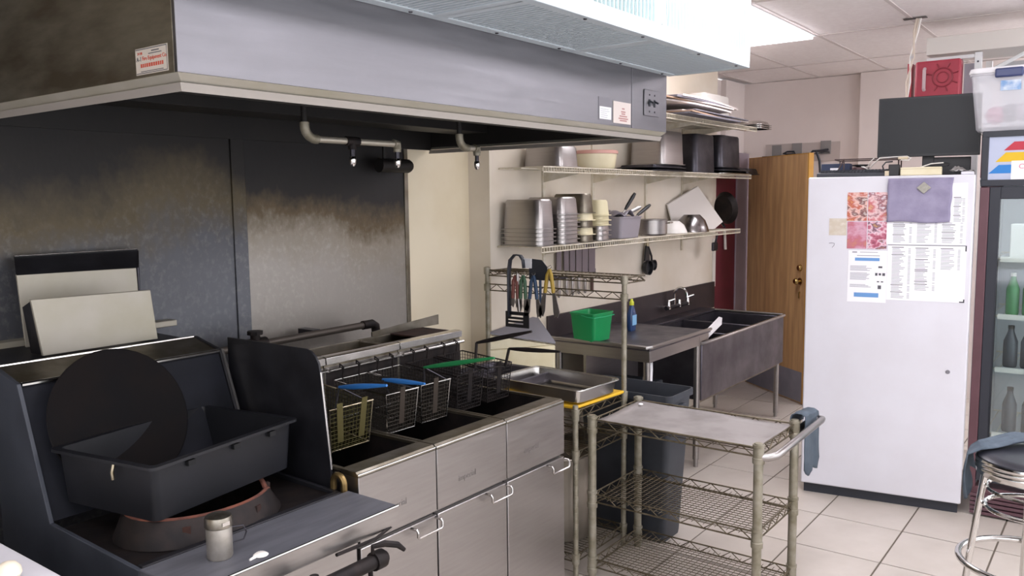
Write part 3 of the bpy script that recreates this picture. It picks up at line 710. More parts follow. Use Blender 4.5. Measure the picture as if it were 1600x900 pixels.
# pipe along the wall behind the fryers
wp = thing('gas_pipe', 'dark gas pipe with fittings on the wall behind the fryers', 'pipe', (2.0, 2.86, 1.13))
MB().tube([(1.80,2.86,1.135),(2.70,2.86,1.142)], .016, 12).build('run', mat('brown_grey_pipe','#5a534d',.5,.6), wp)
MB().tube([(2.66,2.86,1.142),(2.72,2.86,1.142),(2.74,2.86,1.13),(2.745,2.86,1.10),(2.745,2.86,1.02)], .021, 12).build('elbow', black_iron, wp)
MB().tube([(2.02,2.86,1.138),(2.12,2.86,1.139)], .027, 12).tube([(2.07,2.86,1.14),(2.07,2.86,1.185)], .02, 10).tube([(2.07,2.86,1.18),(2.07,2.86,1.195)], .032, 8).build('tee', black_iron, wp)
MB().tube([(2.745,2.86,1.03),(2.745,2.86,0)], .018, 10).build('drop', steel_dark, wp)
MB().obox((2.4,2.925,1.14),(.04,.10,.03)).build('bracket', steel_dark, wp)

# ------------------------------------------------------------------ wire shelving helpers
def truss(b, p0, p1, z, h=.034, pitch=.05, r=.0034):
    """two rim wires with a zig-zag between, from p0 to p1 (x,y)"""
    p0, p1 = Vector((*p0, 0)), Vector((*p1, 0)); L = (p1-p0).length; n = max(2, round(L/pitch))
    b.tube([(p0.x,p0.y,z),(p1.x,p1.y,z)], r, 6); b.tube([(p0.x,p0.y,z-h),(p1.x,p1.y,z-h)], r, 6)
    pts = []
    for i in range(n+1):
        q = p0.lerp(p1, i/n); pts.append((q.x, q.y, z if i % 2 else z-h))
    b.tube(pts, r*.72, 5)
def wire_deck(b, x0, y0, x1, y1, z, px=None, py=None, r=.0016):
    if px:
        n = round((x1-x0)/px)
        for i in range(1, n): x = x0+(x1-x0)*i/n; b.tube([(x,y0,z),(x,y1,z)], r, 4, caps=False)
    if py:
        n = round((y1-y0)/py)
        for i in range(1, n): y = y0+(y1-y0)*i/n; b.tube([(x0,y,z+r*1.5),(x1,y,z+r*1.5)], r, 4, caps=False)
def grooved_post(x, y, z0, z1, r=.0127):
    pr = []; z = z0; 
    pts = [(r, z0)]
    while z < z1-.026:
        pts += [(r,z+.0005),(r*.93,z+.0015),(r*.93,z+.003),(r,z+.004)]; z += .0254
    pts += [(r,z1-.002),(r*.8,z1),(0,z1)]
    return MB().lathe(pts, (x,y,0), 12)

# ------------------------------------------------------------------ wire rack with overshelf
KX0, KX1, KY0, KY1 = 3.09, 3.53, 1.968, 2.81
rk = thing('wire_rack', 'wire rack with tall back posts and overshelf right of the fryers', 'rack', (KX0, KY0, 0))
for (x, y, zt) in ((KX0,KY0,.80),(KX1,KY0,1.345),(KX0,KY1,.80),(KX1,KY1,1.355)):
    grooved_post(x, y, .0, zt).build('post', zinc, rk)
for z in (.772, .585, .105):
    b = MB()
    truss(b, (KX0+.014,KY0),(KX1-.014,KY0), z); truss(b, (KX0+.014,KY1),(KX1-.014,KY1), z)
    truss(b, (KX0,KY0+.014),(KX0,KY1-.014), z); truss(b, (KX1,KY0+.014),(KX1,KY1-.014), z)
    b.build('shelf_rim', wire_m, rk, kind=None)
    b = MB(); wire_deck(b, KX0, KY0, KX1, KY1, z-.012, px=.025, py=.21, r=.0019)
    b.build('wire_deck', wire_m, rk, smooth=False, kind='stuff')
    for (x, y) in ((KX0,KY0),(KX1,KY0),(KX0,KY1),(KX1,KY1)): MB().lathe([(.0129,-.042),(.0165,-.042),(.019,.006),(.0129,.008)], (x,y,z), 12).build('collar', zinc, rk)
b = MB(); OX = 3.73
truss(b, (KX1,KY0),(KX1,KY1), 1.338, .030); truss(b, (OX,KY0-.005),(OX,KY1), 1.330, .026); truss(b, (KX1,KY0),(OX,KY0-.005), 1.332, .026); truss(b, (KX1,KY1),(OX,KY1), 1.332, .026)
b.build('overshelf_rim', wire_m, rk)
b = MB(); wire_deck(b, KX1, KY0, OX, KY1, 1.326, py=.025, r=.0019); b.build('overshelf_deck', wire_m, rk, smooth=False, kind='stuff')
b = MB(); truss(b, (KX1,KY0+.014),(KX1,KY1-.014), 1.262, .034, .052); b.build('overshelf_brace', wire_m, rk)
for y, z in ((KY0,1.335),(KY1,1.345),(KY0,1.25),(KY1,1.255)): MB().lathe([(.0129,-.03),(.018,-.03),(.0195,.006),(.0129,.008)], (KX1,y,z), 12).build('collar', zinc, rk)

# yellow board, trays, stock pot on the rack
yb = MB().slab([(3.10,1.976,.7765),(3.50,1.95,.7765),(3.505,2.42,.7765),(3.105,2.44,.7765)], (0,0,.014)).build('cutting_board', yellow_m, label='yellow cutting board on the rack shelf under the steel pans', cat='cutting board', loc=(3.3,2.2,.7765), bevel=.004)
def steam_pan(label, cx, cy, z, l, w, hgt, rot, m=steel_bright, name='steam_pan', cat='pan', group=None, parts=True):
    t = thing(name, label, cat, (cx, cy, z), rot, group)
    b = MB()
    loft(b, [rrect(l/2-.022,w/2-.022,.03,0), rrect(l/2-.010,w/2-.010,.035,.01), rrect(l/2-.003,w/2-.003,.035,hgt-.004), rrect(l/2+.006,w/2+.006,.036,hgt-.001),
             rrect(l/2+.006,w/2+.006,.036,hgt+.001), rrect(l/2-.005,w/2-.005,.034,hgt-.001), rrect(l/2-.012,w/2-.012,.034,.012), rrect(l/2-.024,w/2-.024,.03,.003)], True, True)
    b.build('body', m, t, local=True)
    b = MB().tube([*rrect(l/2+.008,w/2+.008,.037,hgt)], .0035, 6, closed=True); b.build('rolled_rim', m, t, local=True)
    return t
steam_pan('shiny shallow full size steel pan on the yellow board, nearest', 3.285, 2.20, .7925, .33, .50, .068, -.06)
steam_pan('second dull shallow steel pan behind the shiny one on the rack', 3.345, 2.575, .779, .33, .40, .06, -.03, steel_sink)
pt = thing('stock_pot', 'large steel stock pot on the lower shelf of the rack', 'pot', (3.30, 2.20, .096))
MB().lathe([(0,0),(.155,0),(.168,.012),(.168,.40),(.172,.404),(.168,.408),(.163,.40),(.163,.016),(0,.008)], (3.30,2.20,.0965), 40).build('body', mat('pot_steel','#9a948c',.35,1,('#8a8378',5)), pt)
MB().tube([(3.455,2.17,.40),(3.50,2.15,.41),(3.512,2.185,.42),(3.505,2.22,.41),(3.462,2.23,.40)], .007, 8).build('handle', chrome, pt)
MB().tube([(3.14,2.17,.40),(3.11,2.17,.41),(3.11,2.23,.41),(3.14,2.23,.40)], .007, 8).build('handle', chrome, pt)
# ------------------------------------------------------------------ cream ingredient bin and trash can
ib = thing('ingredient_bin', 'cream plastic ingredient bin with grey slanted lid against the wall', 'bin', (3.85, 2.75, 0))
x0, x1 = 3.60, 4.0
MB().slab([(3.60,2.868,.05),(3.915,2.645,.05),(3.945,2.645,.05),(3.95,2.66,.05),(4.055,2.85,.05),(4.05,2.868,.05)], (0,0,.82)).slab([(3.60,2.868,.87),(3.915,2.645,.87),(3.945,2.645,.87),(3.95,2.66,.87),(4.055,2.85,.87),(4.05,2.868,.87)], (0,.002,.012)).build('body', cream_plastic, ib, bevel=.012)
MB().slab([(3.60,2.866,.884),(3.92,2.648,.884),(3.60,2.866,.962)], (.012,.016,0)).build('front_upstand', cream_plastic, ib)
MB().slab([(3.60,2.864,.972),(3.935,2.64,.888),(3.955,2.655,.889),(4.062,2.848,1.0),(4.03,2.866,1.008)], (0,0,.010)).build('lid', grey_plastic, ib, bevel=.002)
for (x, y) in ((3.72,2.82),(3.90,2.70),(3.98,2.82)): MB().cyl((x-.012,y,.03),(x+.012,y,.03),.03,12).build('caster', black_plastic, ib)
tc = thing('trash_can', 'slim black trash can between the cart and the sink table', 'trash can', (3.75, 2.03, 0))
b = MB(); cxx, cyy = 3.752, 2.03
def cr(l, dd, z): return rrect(l, dd, .03, z, 4, cxx, cyy)
loft(b, [cr(.098,.215,0), cr(.100,.218,.02), cr(.126,.258,.72), cr(.139,.27,.725), cr(.139,.27,.758), cr(.132,.263,.758), cr(.118,.25,.70), cr(.094,.21,.01)], True, True)
b.build('body', dark_plastic, tc)
MB().box(cxx-.03, cyy-.275, .64, cxx+.03, cyy-.24, .70).build('end_grip', dark_plastic, tc, bevel=.006)
b = MB()
for k in range(9): b.obox((cxx+.03+random.uniform(-.02,.04), cyy-.246, .60-.007*k+random.uniform(-.004,.004)), (random.uniform(.008,.02),.010,.006))
b.build('torn_label', white_plastic, tc)

# ------------------------------------------------------------------ three-tier wire cart
CX0, CX1, CY0, CY1 = 3.130, 3.560, 1.145, 1.905
ca = thing('utility_cart', 'three tier wire utility cart with thick posts in the aisle', 'cart', (CX0, CY0, 0))
corners = ((CX0,CY0),(CX1,CY0),(CX0,CY1),(CX1,CY1))
for (x, y) in corners:
    MB().lathe([(0,.0),(.017,.0),(.0185,.01),(.0185,.745),(.016,.757),(.0,.758)], (x,y,0), 20).build('post', zinc, ca)
for z, deck in ((.738, False), (.395, True), (.09, True)):
    b = MB(); k = .022
    truss(b, (CX0+k,CY0),(CX1-k,CY0), z, .036, .05, .0036); truss(b, (CX0+k,CY1),(CX1-k,CY1), z, .036, .05, .0036)
    truss(b, (CX0,CY0+k),(CX0,CY1-k), z, .036, .05, .0036); truss(b, (CX1,CY0+k),(CX1,CY1-k), z, .036, .05, .0036)
    b.build('shelf_rim', wire_m, ca)
    b = MB(); wire_deck(b, CX0, CY0, CX1, CY1, z-.022, px=.025, py=.025 if deck else .2, r=.0018)
    b.build('wire_deck', wire_m, ca, smooth=False, kind='stuff')
    for (x, y) in corners:
        MB().lathe([(.0186,-.062),(.0235,-.062),(.024,-.040),(.0215,-.038),(.0215,.002),(.0235,.004),(.0235,.014),(.0186,.014)], (x,y,z), 20).build('collar', zinc, ca)
b = MB()
def ripple(u, v):
    x = CX0+.008+u*(CX1-CX0-.016); y = CY0+.012+v*(CY1-CY0-.024)
    e = min(u,1-u,v,1-v)
    return (x, y, .7235+.003*math.sin(5*u+3*v)+.002*math.sin(11*v-4*u)+(.009*max(0,1-e/.06)**2))
b.grid(ripple, 20, 30); b.build('shelf_liner', mat('scuffed_grey_liner','#928c8a',.6,0,('#736d6a',6,.45,.75)), ca, thick=.003)
MB().tube([(CX0,CY0-.0,.70),(CX0+.005,CY0-.035,.702)] + [(CX0+.03,CY0-.062,.71),(CX0+.07,CY0-.07,.718),(CX1-.02,CY0-.07,.728),(CX1+.13,CY0-.07,.732),(CX1+.165,CY0-.066,.732),(CX1+.175,CY0-.045,.73),(CX1+.15,CY0-.012,.715),(CX1+.01,CY0,.70)], .0150, 12).build('push_handle', steel, ca)
b = MB().lathe([(0,0),(.012,.0),(.01,.004),(0,.006)], (CX1-.07,CY1-.05,.738), 10); b.build('paper_scrap', paper, label='tiny white scrap at the back corner of the cart top', cat='scrap', loc=(CX1-.07,CY1-.05,.738))

# cloth hung over the cart's corner post and handle
cl = MB()
def drape(u, v):
    # over the cart corner and the handle's return: front hem (v=0) up, across the top, down the back (v=1)
    x = CX1+.005+.185*u; wob = .006*math.sin(13*u+5*v)+.004*math.sin(23*u)
    if v < .6:
        k = 1-v/.6; y = CY0-.043-.004*k; z = .758-.012*u-k*(.175+.075*math.sin(2.6*u+.35)+.02*math.sin(9*u))
        return (x+.012*k*(u-.4), y+wob*k*.8, z)
    if v < .75:
        a = (v-.6)/.15*PI; return (x, CY0-.012-.031*math.cos(a), .768-.012*u+.016*math.sin(a)+wob*.3)
    k = (v-.75)/.25; return (x-.01*k, CY0+.021+.004*k+wob*k*.5, .768-.012*u-k*(.07+.03*math.sin(5*u)))
cl.grid(drape, 14, 26)
cl.build('rag', cloth_blue, label='grey blue rag draped over the back corner of the wire cart by its handle', cat='cloth', loc=(CX1+.03,CY0-.07,.73), thick=.004)

# ------------------------------------------------------------------ three-bay sink and drainboard table
sk = thing('sink', 'three bay steel sink with dark backsplash along the wall', 'sink', (4.88, 2.16, 0))
sx0, sx1, sy0, sy1, sz = 4.885, 6.40, 2.165, 2.74, .80
b = MB()
b.box(sx0, sy0, .43, sx1, sy0+.012, sz-.01).box(sx0, sy1-.012, .47, sx1, sy1, sz-.01).box(sx0, sy0+.012, .43, sx0+.012, sy1-.012, sz-.01).box(sx1-.012, sy0+.012, .46, sx1, sy1-.012, sz-.01)
b.box(sx0+.012, sy0+.012, .43, sx1-.012, sy1-.012, .445)
b.build('tub', steel_sink, sk, bevel=.004)
for x in (5.345, 5.80): MB().box(x-.012, sy0+.012, .445, x+.012, sy1-.012, sz-.006).build('divider', steel_sink, sk, bevel=.004)
MB().tube([(sx0,sy0+.02,sz-.002),(sx0,sy0+.004,sz-.002),(sx0+.012,sy0-.006,sz-.002),(sx1-.012,sy0-.006,sz),(sx1+.004,sy0+.008,sz),(sx1+.004,sy1,sz)], .0115, 8).build('front_rim', steel, sk)
MB().box(sx0, sy1-.012, .77, 6.42, 2.87, sz+.01).build('back_deck', steel_sink, sk, bevel=.003)
MB().box(4.19, 2.862, .78, 6.70, 2.878, 1.0).build('backsplash', mat('stained_backsplash','#4a4244',.5,.5,('#3a3336',3)), ws, bevel=.002)
MB().box(sx0+.03, sy0+.03, .405, sx1-.03, sy0+.06, .435).build('bottom_rail', steel_dirty, sk)
for (x, y) in ((6.36,2.20),(6.36,2.70),(4.93,2.70),(5.6,2.70)): MB().tube([(x,y,.45),(x,y,.03)], .019, 12).tube([(x,y,.03),(x,y,0)], .014, 10).build('leg', steel, sk)
fc = thing('faucet', 'chrome sink faucet with two lever taps on the backsplash', 'faucet', (5.85, 2.84, .86))
MB().tube([(5.66,2.80,.89),(6.06,2.80,.89)], .016, 10).build('body', steel_dark, fc)
for x in (5.70, 5.88, 6.03):
    MB().tube([(x,2.862,.89),(x,2.80,.89)], .014, 8).tube([(x,2.80,.88),(x,2.80,.935)], [.017,.013], 10).build('valve', chrome, fc)
for x in (5.70, 6.03): MB().tube([(x,2.80,.94),(x+.02,2.755,.958)], [.009,.006], 8).build('lever', chrome, fc)
MB().tube([(5.80,2.80,.89),(5.80,2.80,.97)]+arc((5.80,2.75,.985),.05,0,PI,8,'yz')+[(5.80,2.70,.965)], .009, 8).build('spout', chrome, fc)

dt = thing('drainboard_table', 'stainless drainboard table left of the sink under the shelves', 'table', (4.185, 2.17, 0))
tx0, tx1, ty0, ty1, tz = 4.185, 5.02, 2.168, 2.855, .872
b = MB(); b.box(tx0, ty0, tz-.02, tx1, ty1, tz-.006); b.build('top', steel_sink, dt, bevel=.002)
MB().tube([(tx1,ty0,tz),(tx0+.02,ty0,tz),(tx0,ty0+.02,tz),(tx0,ty1,tz)], .011, 8).build('rolled_edge', steel, dt)
MB().box(tx0+.004, ty0+.004, tz-.085, tx1-.02, ty0+.014, tz-.012).box(tx0+.004, ty0+.014, tz-.085, tx0+.012, ty1, tz-.012).build('apron', steel, dt, bevel=.001)
for (x, y) in ((tx0+.04,ty0+.04),(4.865,2.19),(tx0+.04,ty1-.05),(4.85,ty1-.05)): MB().tube([(x,y,tz-.03),(x,y,.05)], .02, 12).tube([(x,y,.05),(x,y,0)], .015, 10).build('leg', steel, dt)
MB().box(tx0+.02, 2.60, .42, 4.85, 2.62, tz-.03).build('rear_panel', steel, dt)
MB().box(tx0+.02, 2.2, .22, 4.84, 2.84, .235).build('undershelf', steel_dark, dt, bevel=.002)
ub = MB().box(4.30, 2.30, .236, 4.62, 2.58, .60); ub.build('storage_box', dark_plastic, label='dark box on the shelf under the drainboard table', cat='box', loc=(4.45,2.4,.236), bevel=.01)
pb = MB().grid(lambda u, v: (4.245+.09*u+.006*math.sin(8*v), 2.236+.008*math.sin(9*u+3*v), .40+.36*v), 6, 8)
pb.build('paper_roll', paper, label='crumpled white paper sheet hung by the drainboard table leg', cat='paper', loc=(4.30,2.236,.40), thick=.004)

bk = thing('green_bucket', 'small bright green square bucket on the drainboard table', 'bucket', (4.265, 2.60, .873), -.08)
b = MB(); q = lambda h, z, r=.02: rrect(h, h*.92, r, z, 4)
loft(b, [q(.086,0), q(.099,.158), q(.104,.160), q(.104,.168), q(.099,.169), q(.096,.160), q(.083,.006)], True, True)
b.build('body', green_m, bk, local=True)
MB().tube([(-.104,0,.156),(-.106,-.05,.148),(-.103,-.094,.146),(0,-.099,.145),(.103,-.094,.146),(.106,-.05,.148),(.104,0,.156)], .0025, 6).build('handle', mat('light_green','#2aa870',.4), bk, local=True)
so = thing('soap_bottle', 'blue dish soap bottle with yellow cap by the backsplash', 'bottle', (4.715, 2.575, .867))
b = MB(); loft(b, [rrect(.030,.018,.012,0,4,4.715,2.575) , rrect(.034,.02,.014,.03,4,4.715,2.575), rrect(.034,.02,.014,.11,4,4.715,2.575), rrect(.02,.014,.01,.15,4,4.715,2.575), rrect(.013,.012,.01,.165,4,4.715,2.575)], True, True)
for i, pq in enumerate(b.v): b.v[i] = (pq[0], pq[1], pq[2]+.867)
b.build('body', mat('blue_soap','#27406a',.15), so)
MB().lathe([(.015,0),(.016,.02),(.010,.026),(.008,.04),(0,.041)], (4.715,2.575,1.032), 14).build('cap', mat('yellow_cap','#c9cf3a',.4), so)
MB().slab([(4.687,2.554,.905),(4.743,2.554,.905),(4.743,2.554,.97),(4.687,2.554,.97)], (0,-.0006,0)).build('label', mat('soap_label','#7fb2d8',.4), so)
sc = thing('scoop', 'steel scoop standing in the first sink bay, handle over the rim', 'scoop', (5.02, 2.17, .8))
MB().slab([(4.94,2.19,.815),(5.0,2.17,.818),(5.16,2.15,.885),(5.20,2.165,.925),(5.165,2.18,.895),(5.02,2.2,.83)], (.012,.03,.004)).build('blade', mat('pale_scoop_steel','#dedadb',.4,.2), sc, bevel=.003)
MB().tube([(5.03,2.20,.825),(5.09,2.22,.80),(5.15,2.24,.72)], .008, 6).build('handle', steel_dark, sc)

# ------------------------------------------------------------------ white wire shelves on standards
def wall_shelf(label, x0, x1, y0, z, brk):
    t = thing('wire_shelf', label, 'shelf', (x0, 2.879, z))
    b = MB()
    for (y, zz) in ((y0, z),(y0, z-.028),(y0+(2.87-y0)/2, z-.004),(2.868, z-.004)): b.tube([(x0,y,zz),(x1,y,zz)], .0038, 6)
    b.build('long_wires', white_wire, t)
    b = MB(); n = int((x1-x0)/.026)
    for i in range(n+1):
        x = x0+(x1-x0)*i/n; b.tube([(x,2.868,z),(x,y0,z),(x,y0-.001,z-.028)], .0022, 4, caps=False)
    b.build('cross_wires', white_wire, t, smooth=False, kind='stuff')
    for x in brk:
        b = MB().slab([(x-.004,2.872,z-.012),(x-.004,y0+.01,z-.012),(x-.004,y0+.01,z-.022),(x-.004,2.872,z-.075)], (.008,0,0)); b.build('bracket', white_wire, t)
    return t
B_ = (4.164, 4.731, 5.468, 6.073)
wall_shelf('lowest white wire wall shelf, holding stacked pans and bowls', 3.70, 6.50, 2.57, 1.455, B_)
wall_shelf('middle white wire wall shelf, holding a tub and dark pans', 3.72, 6.72, 2.57, 1.888, B_)
wall_shelf('top white wire wall shelf, piled with flattened cardboard', 3.70, 6.45, 2.43, 2.245, B_)
for x in B_:
    b = MB().box(x-.012, 2.868, 1.30, x+.012, 2.8795, 2.42)
    o = b.build('shelf_standard', white_wire, ws)
    
def npan(cx, cy, z, l, w, hgt, label, m, group=None, inverted=True, name='food_pan', rot=0., cat='pan'):
    """nested food pan, upside down by default; flange at the rim"""
    t = thing(name, label, cat, (cx, cy, z), rot, group)
    rings = [rrect(l/2-.02,w/2-.02,.03,hgt), rrect(l/2-.012,w/2-.012,.035,hgt-.012), rrect(l/2-.004,w/2-.004,.038,.006), rrect(l/2+.008,w/2+.008,.04,.004), rrect(l/2+.008,w/2+.008,.04,0), rrect(l/2-.008,w/2-.008,.036,0), rrect(l/2-.016,w/2-.016,.033,hgt-.014), rrect(l/2-.024,w/2-.024,.03,hgt-.003)]
    if not inverted: rings = [[(x, y, hgt-zz) for x, y, zz in r_] for r_ in rings]
    b = MB(); loft(b, rings, True, True); b.build('body', m, t, local=True)
    return t
lowz = 1.4595
# stack of leaning pans, far left
for k in range(5):
    npan(3.80-.0, 2.725, lowz+.0005+.022*k, .17, .27, .165, ['steel food pan at the bottom of the leftmost shelf stack','steel pan, second from the bottom of the leftmost shelf stack','steel pan in the middle of the leftmost shelf stack','steel pan, second from the top of the leftmost shelf stack','steel pan on top of the leftmost shelf stack'][k], steel, 'leftmost stack of pans')
for k in range(8):
    npan(4.035, 2.725, lowz+.0005+.0235*k, .20, .27, .10, 'deep steel pan, number %s from the bottom of the tall stack' % ('one','two','three','four','five','six','seven','eight')[k], steel, 'tall stack of steel pans')
for k in range(5):
    npan(4.24, 2.715, lowz+.0005+.042*k, .13, .25, .115, 'beige plastic food pan, %s in the stack right of the steel pans' % ('lowest','second','third','fourth','topmost')[k], cream_plastic if k % 2 else steel_dirty, 'beige pans right of the steel stack')
for k in range(6):
    npan(4.43, 2.71, lowz+.0005+.030*k, .14, .23, .095, '%s shallow pan in the short stack left of the clear tub' % ('lowest','second','third','fourth','fifth','topmost')[k], mat('ivory_plastic','#cfc6a4',.5) if k > 2 else steel, 'short stack of shallow pans')
ct_ = thing('clear_container', 'cloudy grey square container full of ladles on the shelf', 'container', (4.75, 2.70, lowz))
b = MB(); cloudy = mat('cloudy_polycarbonate','#8f8a92',.35); c0 = lambda h, z: rrect(h*1.2, h, .02, z, 4, 4.75, 2.71)
loft(b, [[(x,y,z+lowz+.0005) for x,y,z in c0(hh,zz)] for hh, zz in ((.102,0),(.115,.13),(.12,.131),(.12,.137),(.112,.136),(.098,.006))], True, True); b.build('body', cloudy, ct_)
def ladle(label, base, tip, gripm, bowl=True):
    t = thing('ladle', label, 'ladle', base)
    a, c = Vector(base), Vector(tip); q = a.lerp(c, .55)
    MB().tube([tuple(a), tuple(q)], .005, 6).build('shaft', steel, t)
    MB().tube([tuple(q), tuple(a.lerp(c,.65)), tuple(a.lerp(c,.9)), tuple(c)], [.008,.012,.013,.009], 8).build('grip', gripm, t)
    MB().lathe([(0,0),(.02,.004),(.032,.018),(.036,.034),(.034,.034),(.03,.02),(.018,.008),(0,.004)], base, 14).build('bowl', steel, t)
ladle('ladle with black grip leaning upright in the grey container', (4.69,2.70,1.51), (4.80,2.60,1.745), black_plastic)
ladle('ladle with dark grip leaning right out of the grey container', (4.80,2.70,1.52), (5.12,2.66,1.665), black_plastic)
ladle('bright steel ladle lying across the grey container', (4.72,2.75,1.56), (4.93,2.63,1.655), steel_bright)
MB().grid(lambda u, v: (4.65+.2*u, 2.62+.18*v, 1.605+.02*math.sin(9*u+2)*math.cos(7*v)+.02*(1-abs(2*u-1))), 10, 8).build('plastic_bag', mat('smoky_plastic_film','#77727a',.3), label='crumpled dark plastic film on top of the grey container', cat='bag', loc=(4.75,2.7,1.60), thick=.004)
def bowl(label, c, r, hgt, m, inv=False, name='mixing_bowl', cat='bowl'):
    pr = [(r*.45,0),(r*.78,hgt*.35),(r*.95,hgt*.75),(r,hgt),(r*1.04,hgt),(r*1.02,hgt-.004),(r*.96,hgt*.74),(r*.80,hgt*.33),(r*.47,-.0)]
    pr = [(0,.003)]+[(a,z+.003 if i < 4 else z) for i, (a, z) in enumerate(pr)]+[(0,0)]
    if inv: pr = [(a, hgt-z) for a, z in pr]
    return MB().lathe(pr, c, 28).build(name, m, label=label, cat=cat, loc=c)
po = thing('sauce_pot', 'small steel pot standing right of the grey container', 'pot', (5.20,2.69,lowz))
MB().lathe([(0,0),(.10,0),(.108,.008),(.11,.10),(.114,.103),(.112,.107),(.104,.102),(.10,.012),(0,.008)], (5.20,2.69,lowz+.0005), 28).build('body', steel, po)
MB().tube([(5.20,2.58,1.54),(5.20,2.55,1.545),(5.24,2.55,1.545),(5.24,2.585,1.54)], .005, 6).build('loop_handle', steel_bright, po)
bowl('upside down white bowl between the small pot and steel bowl', (5.545,2.70,lowz+.0005), .105, .085, white_plastic, True)
bs = bowl('upside down steel mixing bowl in front of the white board', (5.84,2.685,lowz+.0005), .125, .125, mat('polished_bowl_steel','#8f8b8a',.22,1), True)
cb = MB().slab([(5.78,2.80,1.485),(6.20,2.66,1.462),(6.42,2.68,1.515),(6.20,2.80,1.80),(5.79,2.86,1.66)], (.004,.014,.004))
cb.build('white_cutting_board', mat('white_board','#d5cfc9',.5), label='white cutting board leaning tilted at the end of the lowest shelf', cat='cutting board', loc=(6.1,2.75,1.46), bevel=.003)
fp = thing('frying_pan', 'black round frying pan standing behind the white board', 'pan', (6.46,2.74,lowz+.10))
MB().lathe([(0,0),(.10,0),(.13,.03),(.133,.03),(.103,-.004),(0,-.004)], (6.52,2.72,1.62), 28, Matrix.Rotation(PI/2.2,4,'Y')@Matrix.Rotation(.4,4,'X')).build('body', black_iron, fp)
MB().tube([(6.45,2.70,1.50),(6.40,2.66,1.475)], .01, 8).build('handle', black_plastic, fp)

# things hanging below the lowest shelf
hk = thing('measuring_scoop', 'black scoops hanging on a hook under the lowest shelf', 'scoop', (5.42,2.84,1.28))
MB().tube([(5.44,2.845,1.43),(5.44,2.845,1.365)], .012, 8).build('hook', chrome_worn, hk)
MB().slab([(5.42,2.84,1.37),(5.455,2.84,1.37),(5.475,2.84,1.26),(5.40,2.84,1.26)], (0,.012,0)).tube([(5.45,2.842,1.36),(5.50,2.842,1.29),(5.505,2.842,1.25)], .008, 6).build('handle', black_plastic, hk)
MB().lathe([(0,0),(.04,.003),(.053,.02),(.055,.045),(.05,.045),(.045,.02),(0,.01)], (5.44,2.868,1.21), 20, Matrix.Rotation(PI/2,4,'X')).build('bowl', black_plastic, hk)
MB().lathe([(0,0),(.03,.003),(.038,.02),(.04,.035),(.036,.035),(.03,.02),(0,.01)], (5.535,2.868,1.222), 18, Matrix.Rotation(PI/2,4,'X')).build('small_bowl', black_plastic, hk)
hk2 = thing('hanging_whisk', 'small dark utensil hanging under the shelf end', 'utensil', (6.42,2.80,1.33))
MB().tube([(6.40,2.72,1.43),(6.40,2.72,1.41),(6.40,2.735,1.34)], .009, 6).build('handle', steel_dark, hk2)
MB().obox((6.40,2.74,1.315),(.10,.02,.07)).build('head', steel_dark, hk2, bevel=.01)
kr = thing('knife_rack', 'magnetic knife strip on the wall under the lowest shelf', 'knife rack', (4.25,2.87,1.23))
MB().box(4.22, 2.862, 1.215, 4.75, 2.878, 1.255).build('bar', steel_dark, kr, bevel=.003)
# knives held on the strip
kx = [4.30, 4.385, 4.455, 4.53, 4.605, 4.69]; kw = [.05,.055,.06,.066,.07,.08]
names = ['narrow knife at the left end of the wall knife strip','knife second from left on the wall knife strip','knife third from left on the wall knife strip','broad knife fourth from left on the knife strip','broad knife second from right on the knife strip','widest cleaver at the right end of the knife strip']
for x, w, nm in zip(kx, kw, names):
    t = thing('kitchen_knife', nm, 'knife', (x, 2.86, 1.2), group=None)
    MB().slab([(x-w/2,2.858,1.235),(x+w/2,2.858,1.235),(x+w/2,2.858,1.42),(x-w/2+.012,2.858,1.425),(x-w/2,2.858,1.39)], (0,-.003,0)).build('blade', mat('dull_knife_steel','#7c757c',.4,.7), t)
    MB().obox((x,2.856,1.165),(.024,.016,.11)).build('handle', mat('dark_wood_handle','#4d352d',.6) if w > .075 else steel, t, bevel=.004)
    MB().lathe([(0,.006),(.006,.004),(.007,0)], (x,2.856,1.105), 8).build('rivet', chrome, t)

# tongs and tools hung over the rack's overshelf
def tongs(label, y, m, zt, zb, spread=.03, x=3.505, cat='tongs', scallop=True):
    t = thing('tongs', label, cat, (x, y, zt))
    for s in (-1, 1):
        b = MB(); zmid = zt-.12
        b.tube([(x,y,zt),(x-.004,y+s*.012,zt-.03),(x-.004,y+s*(.012+spread*.4),zmid)], [.008,.010,.010], 8); b.build('grip', m, t)
        yy = y+s*(.012+spread*.4); ye = y+s*(.010+spread)
        b = MB().slab([(x-.006,yy-.008,zmid+.01),(x-.006,yy+.008,zmid+.01),(x-.006,ye+.020,zb+.03),(x-.006,ye+.014,zb),(x-.006,ye+.004,zb+.010),(x-.006,ye-.006,zb),(x-.006,ye-.018,zb+.03)], (.004,0,0)); b.build('arm', steel, t)
    b = MB().tube([(x,y,zt)]+[(x,y+.012,zt+.012),(x+.014,y,zt+.02),(x,y-.012,zt+.012),(x,y,zt)], .002, 6); b.build('ring', steel, t)
tongs('steel tongs with red grips hanging on the rack overshelf', 2.60, mat('dull_red_grip','#7a443c',.5), 1.318, 1.15, .010)
tongs('steel tongs with green grips hanging on the rack overshelf', 2.55, mat('dull_green_grip','#3f6248',.5), 1.320, 1.13, .012)
tongs('steel tongs with blue grips hanging on the rack overshelf', 2.485, mat('navy_grip','#27405f',.5), 1.322, 1.105, .030)
tongs('steel tongs with yellow grips at the right of the hanging tools', 2.385, mat('yellow_grip','#a88c34',.5), 1.36, 1.115, .035)
sp_ = thing('slotted_turner', 'black slotted turner hanging lowest on the rack overshelf', 'turner', (3.503, 2.60, 1.33))
b = MB(); 
y0_, y1_ = 2.515, 2.665
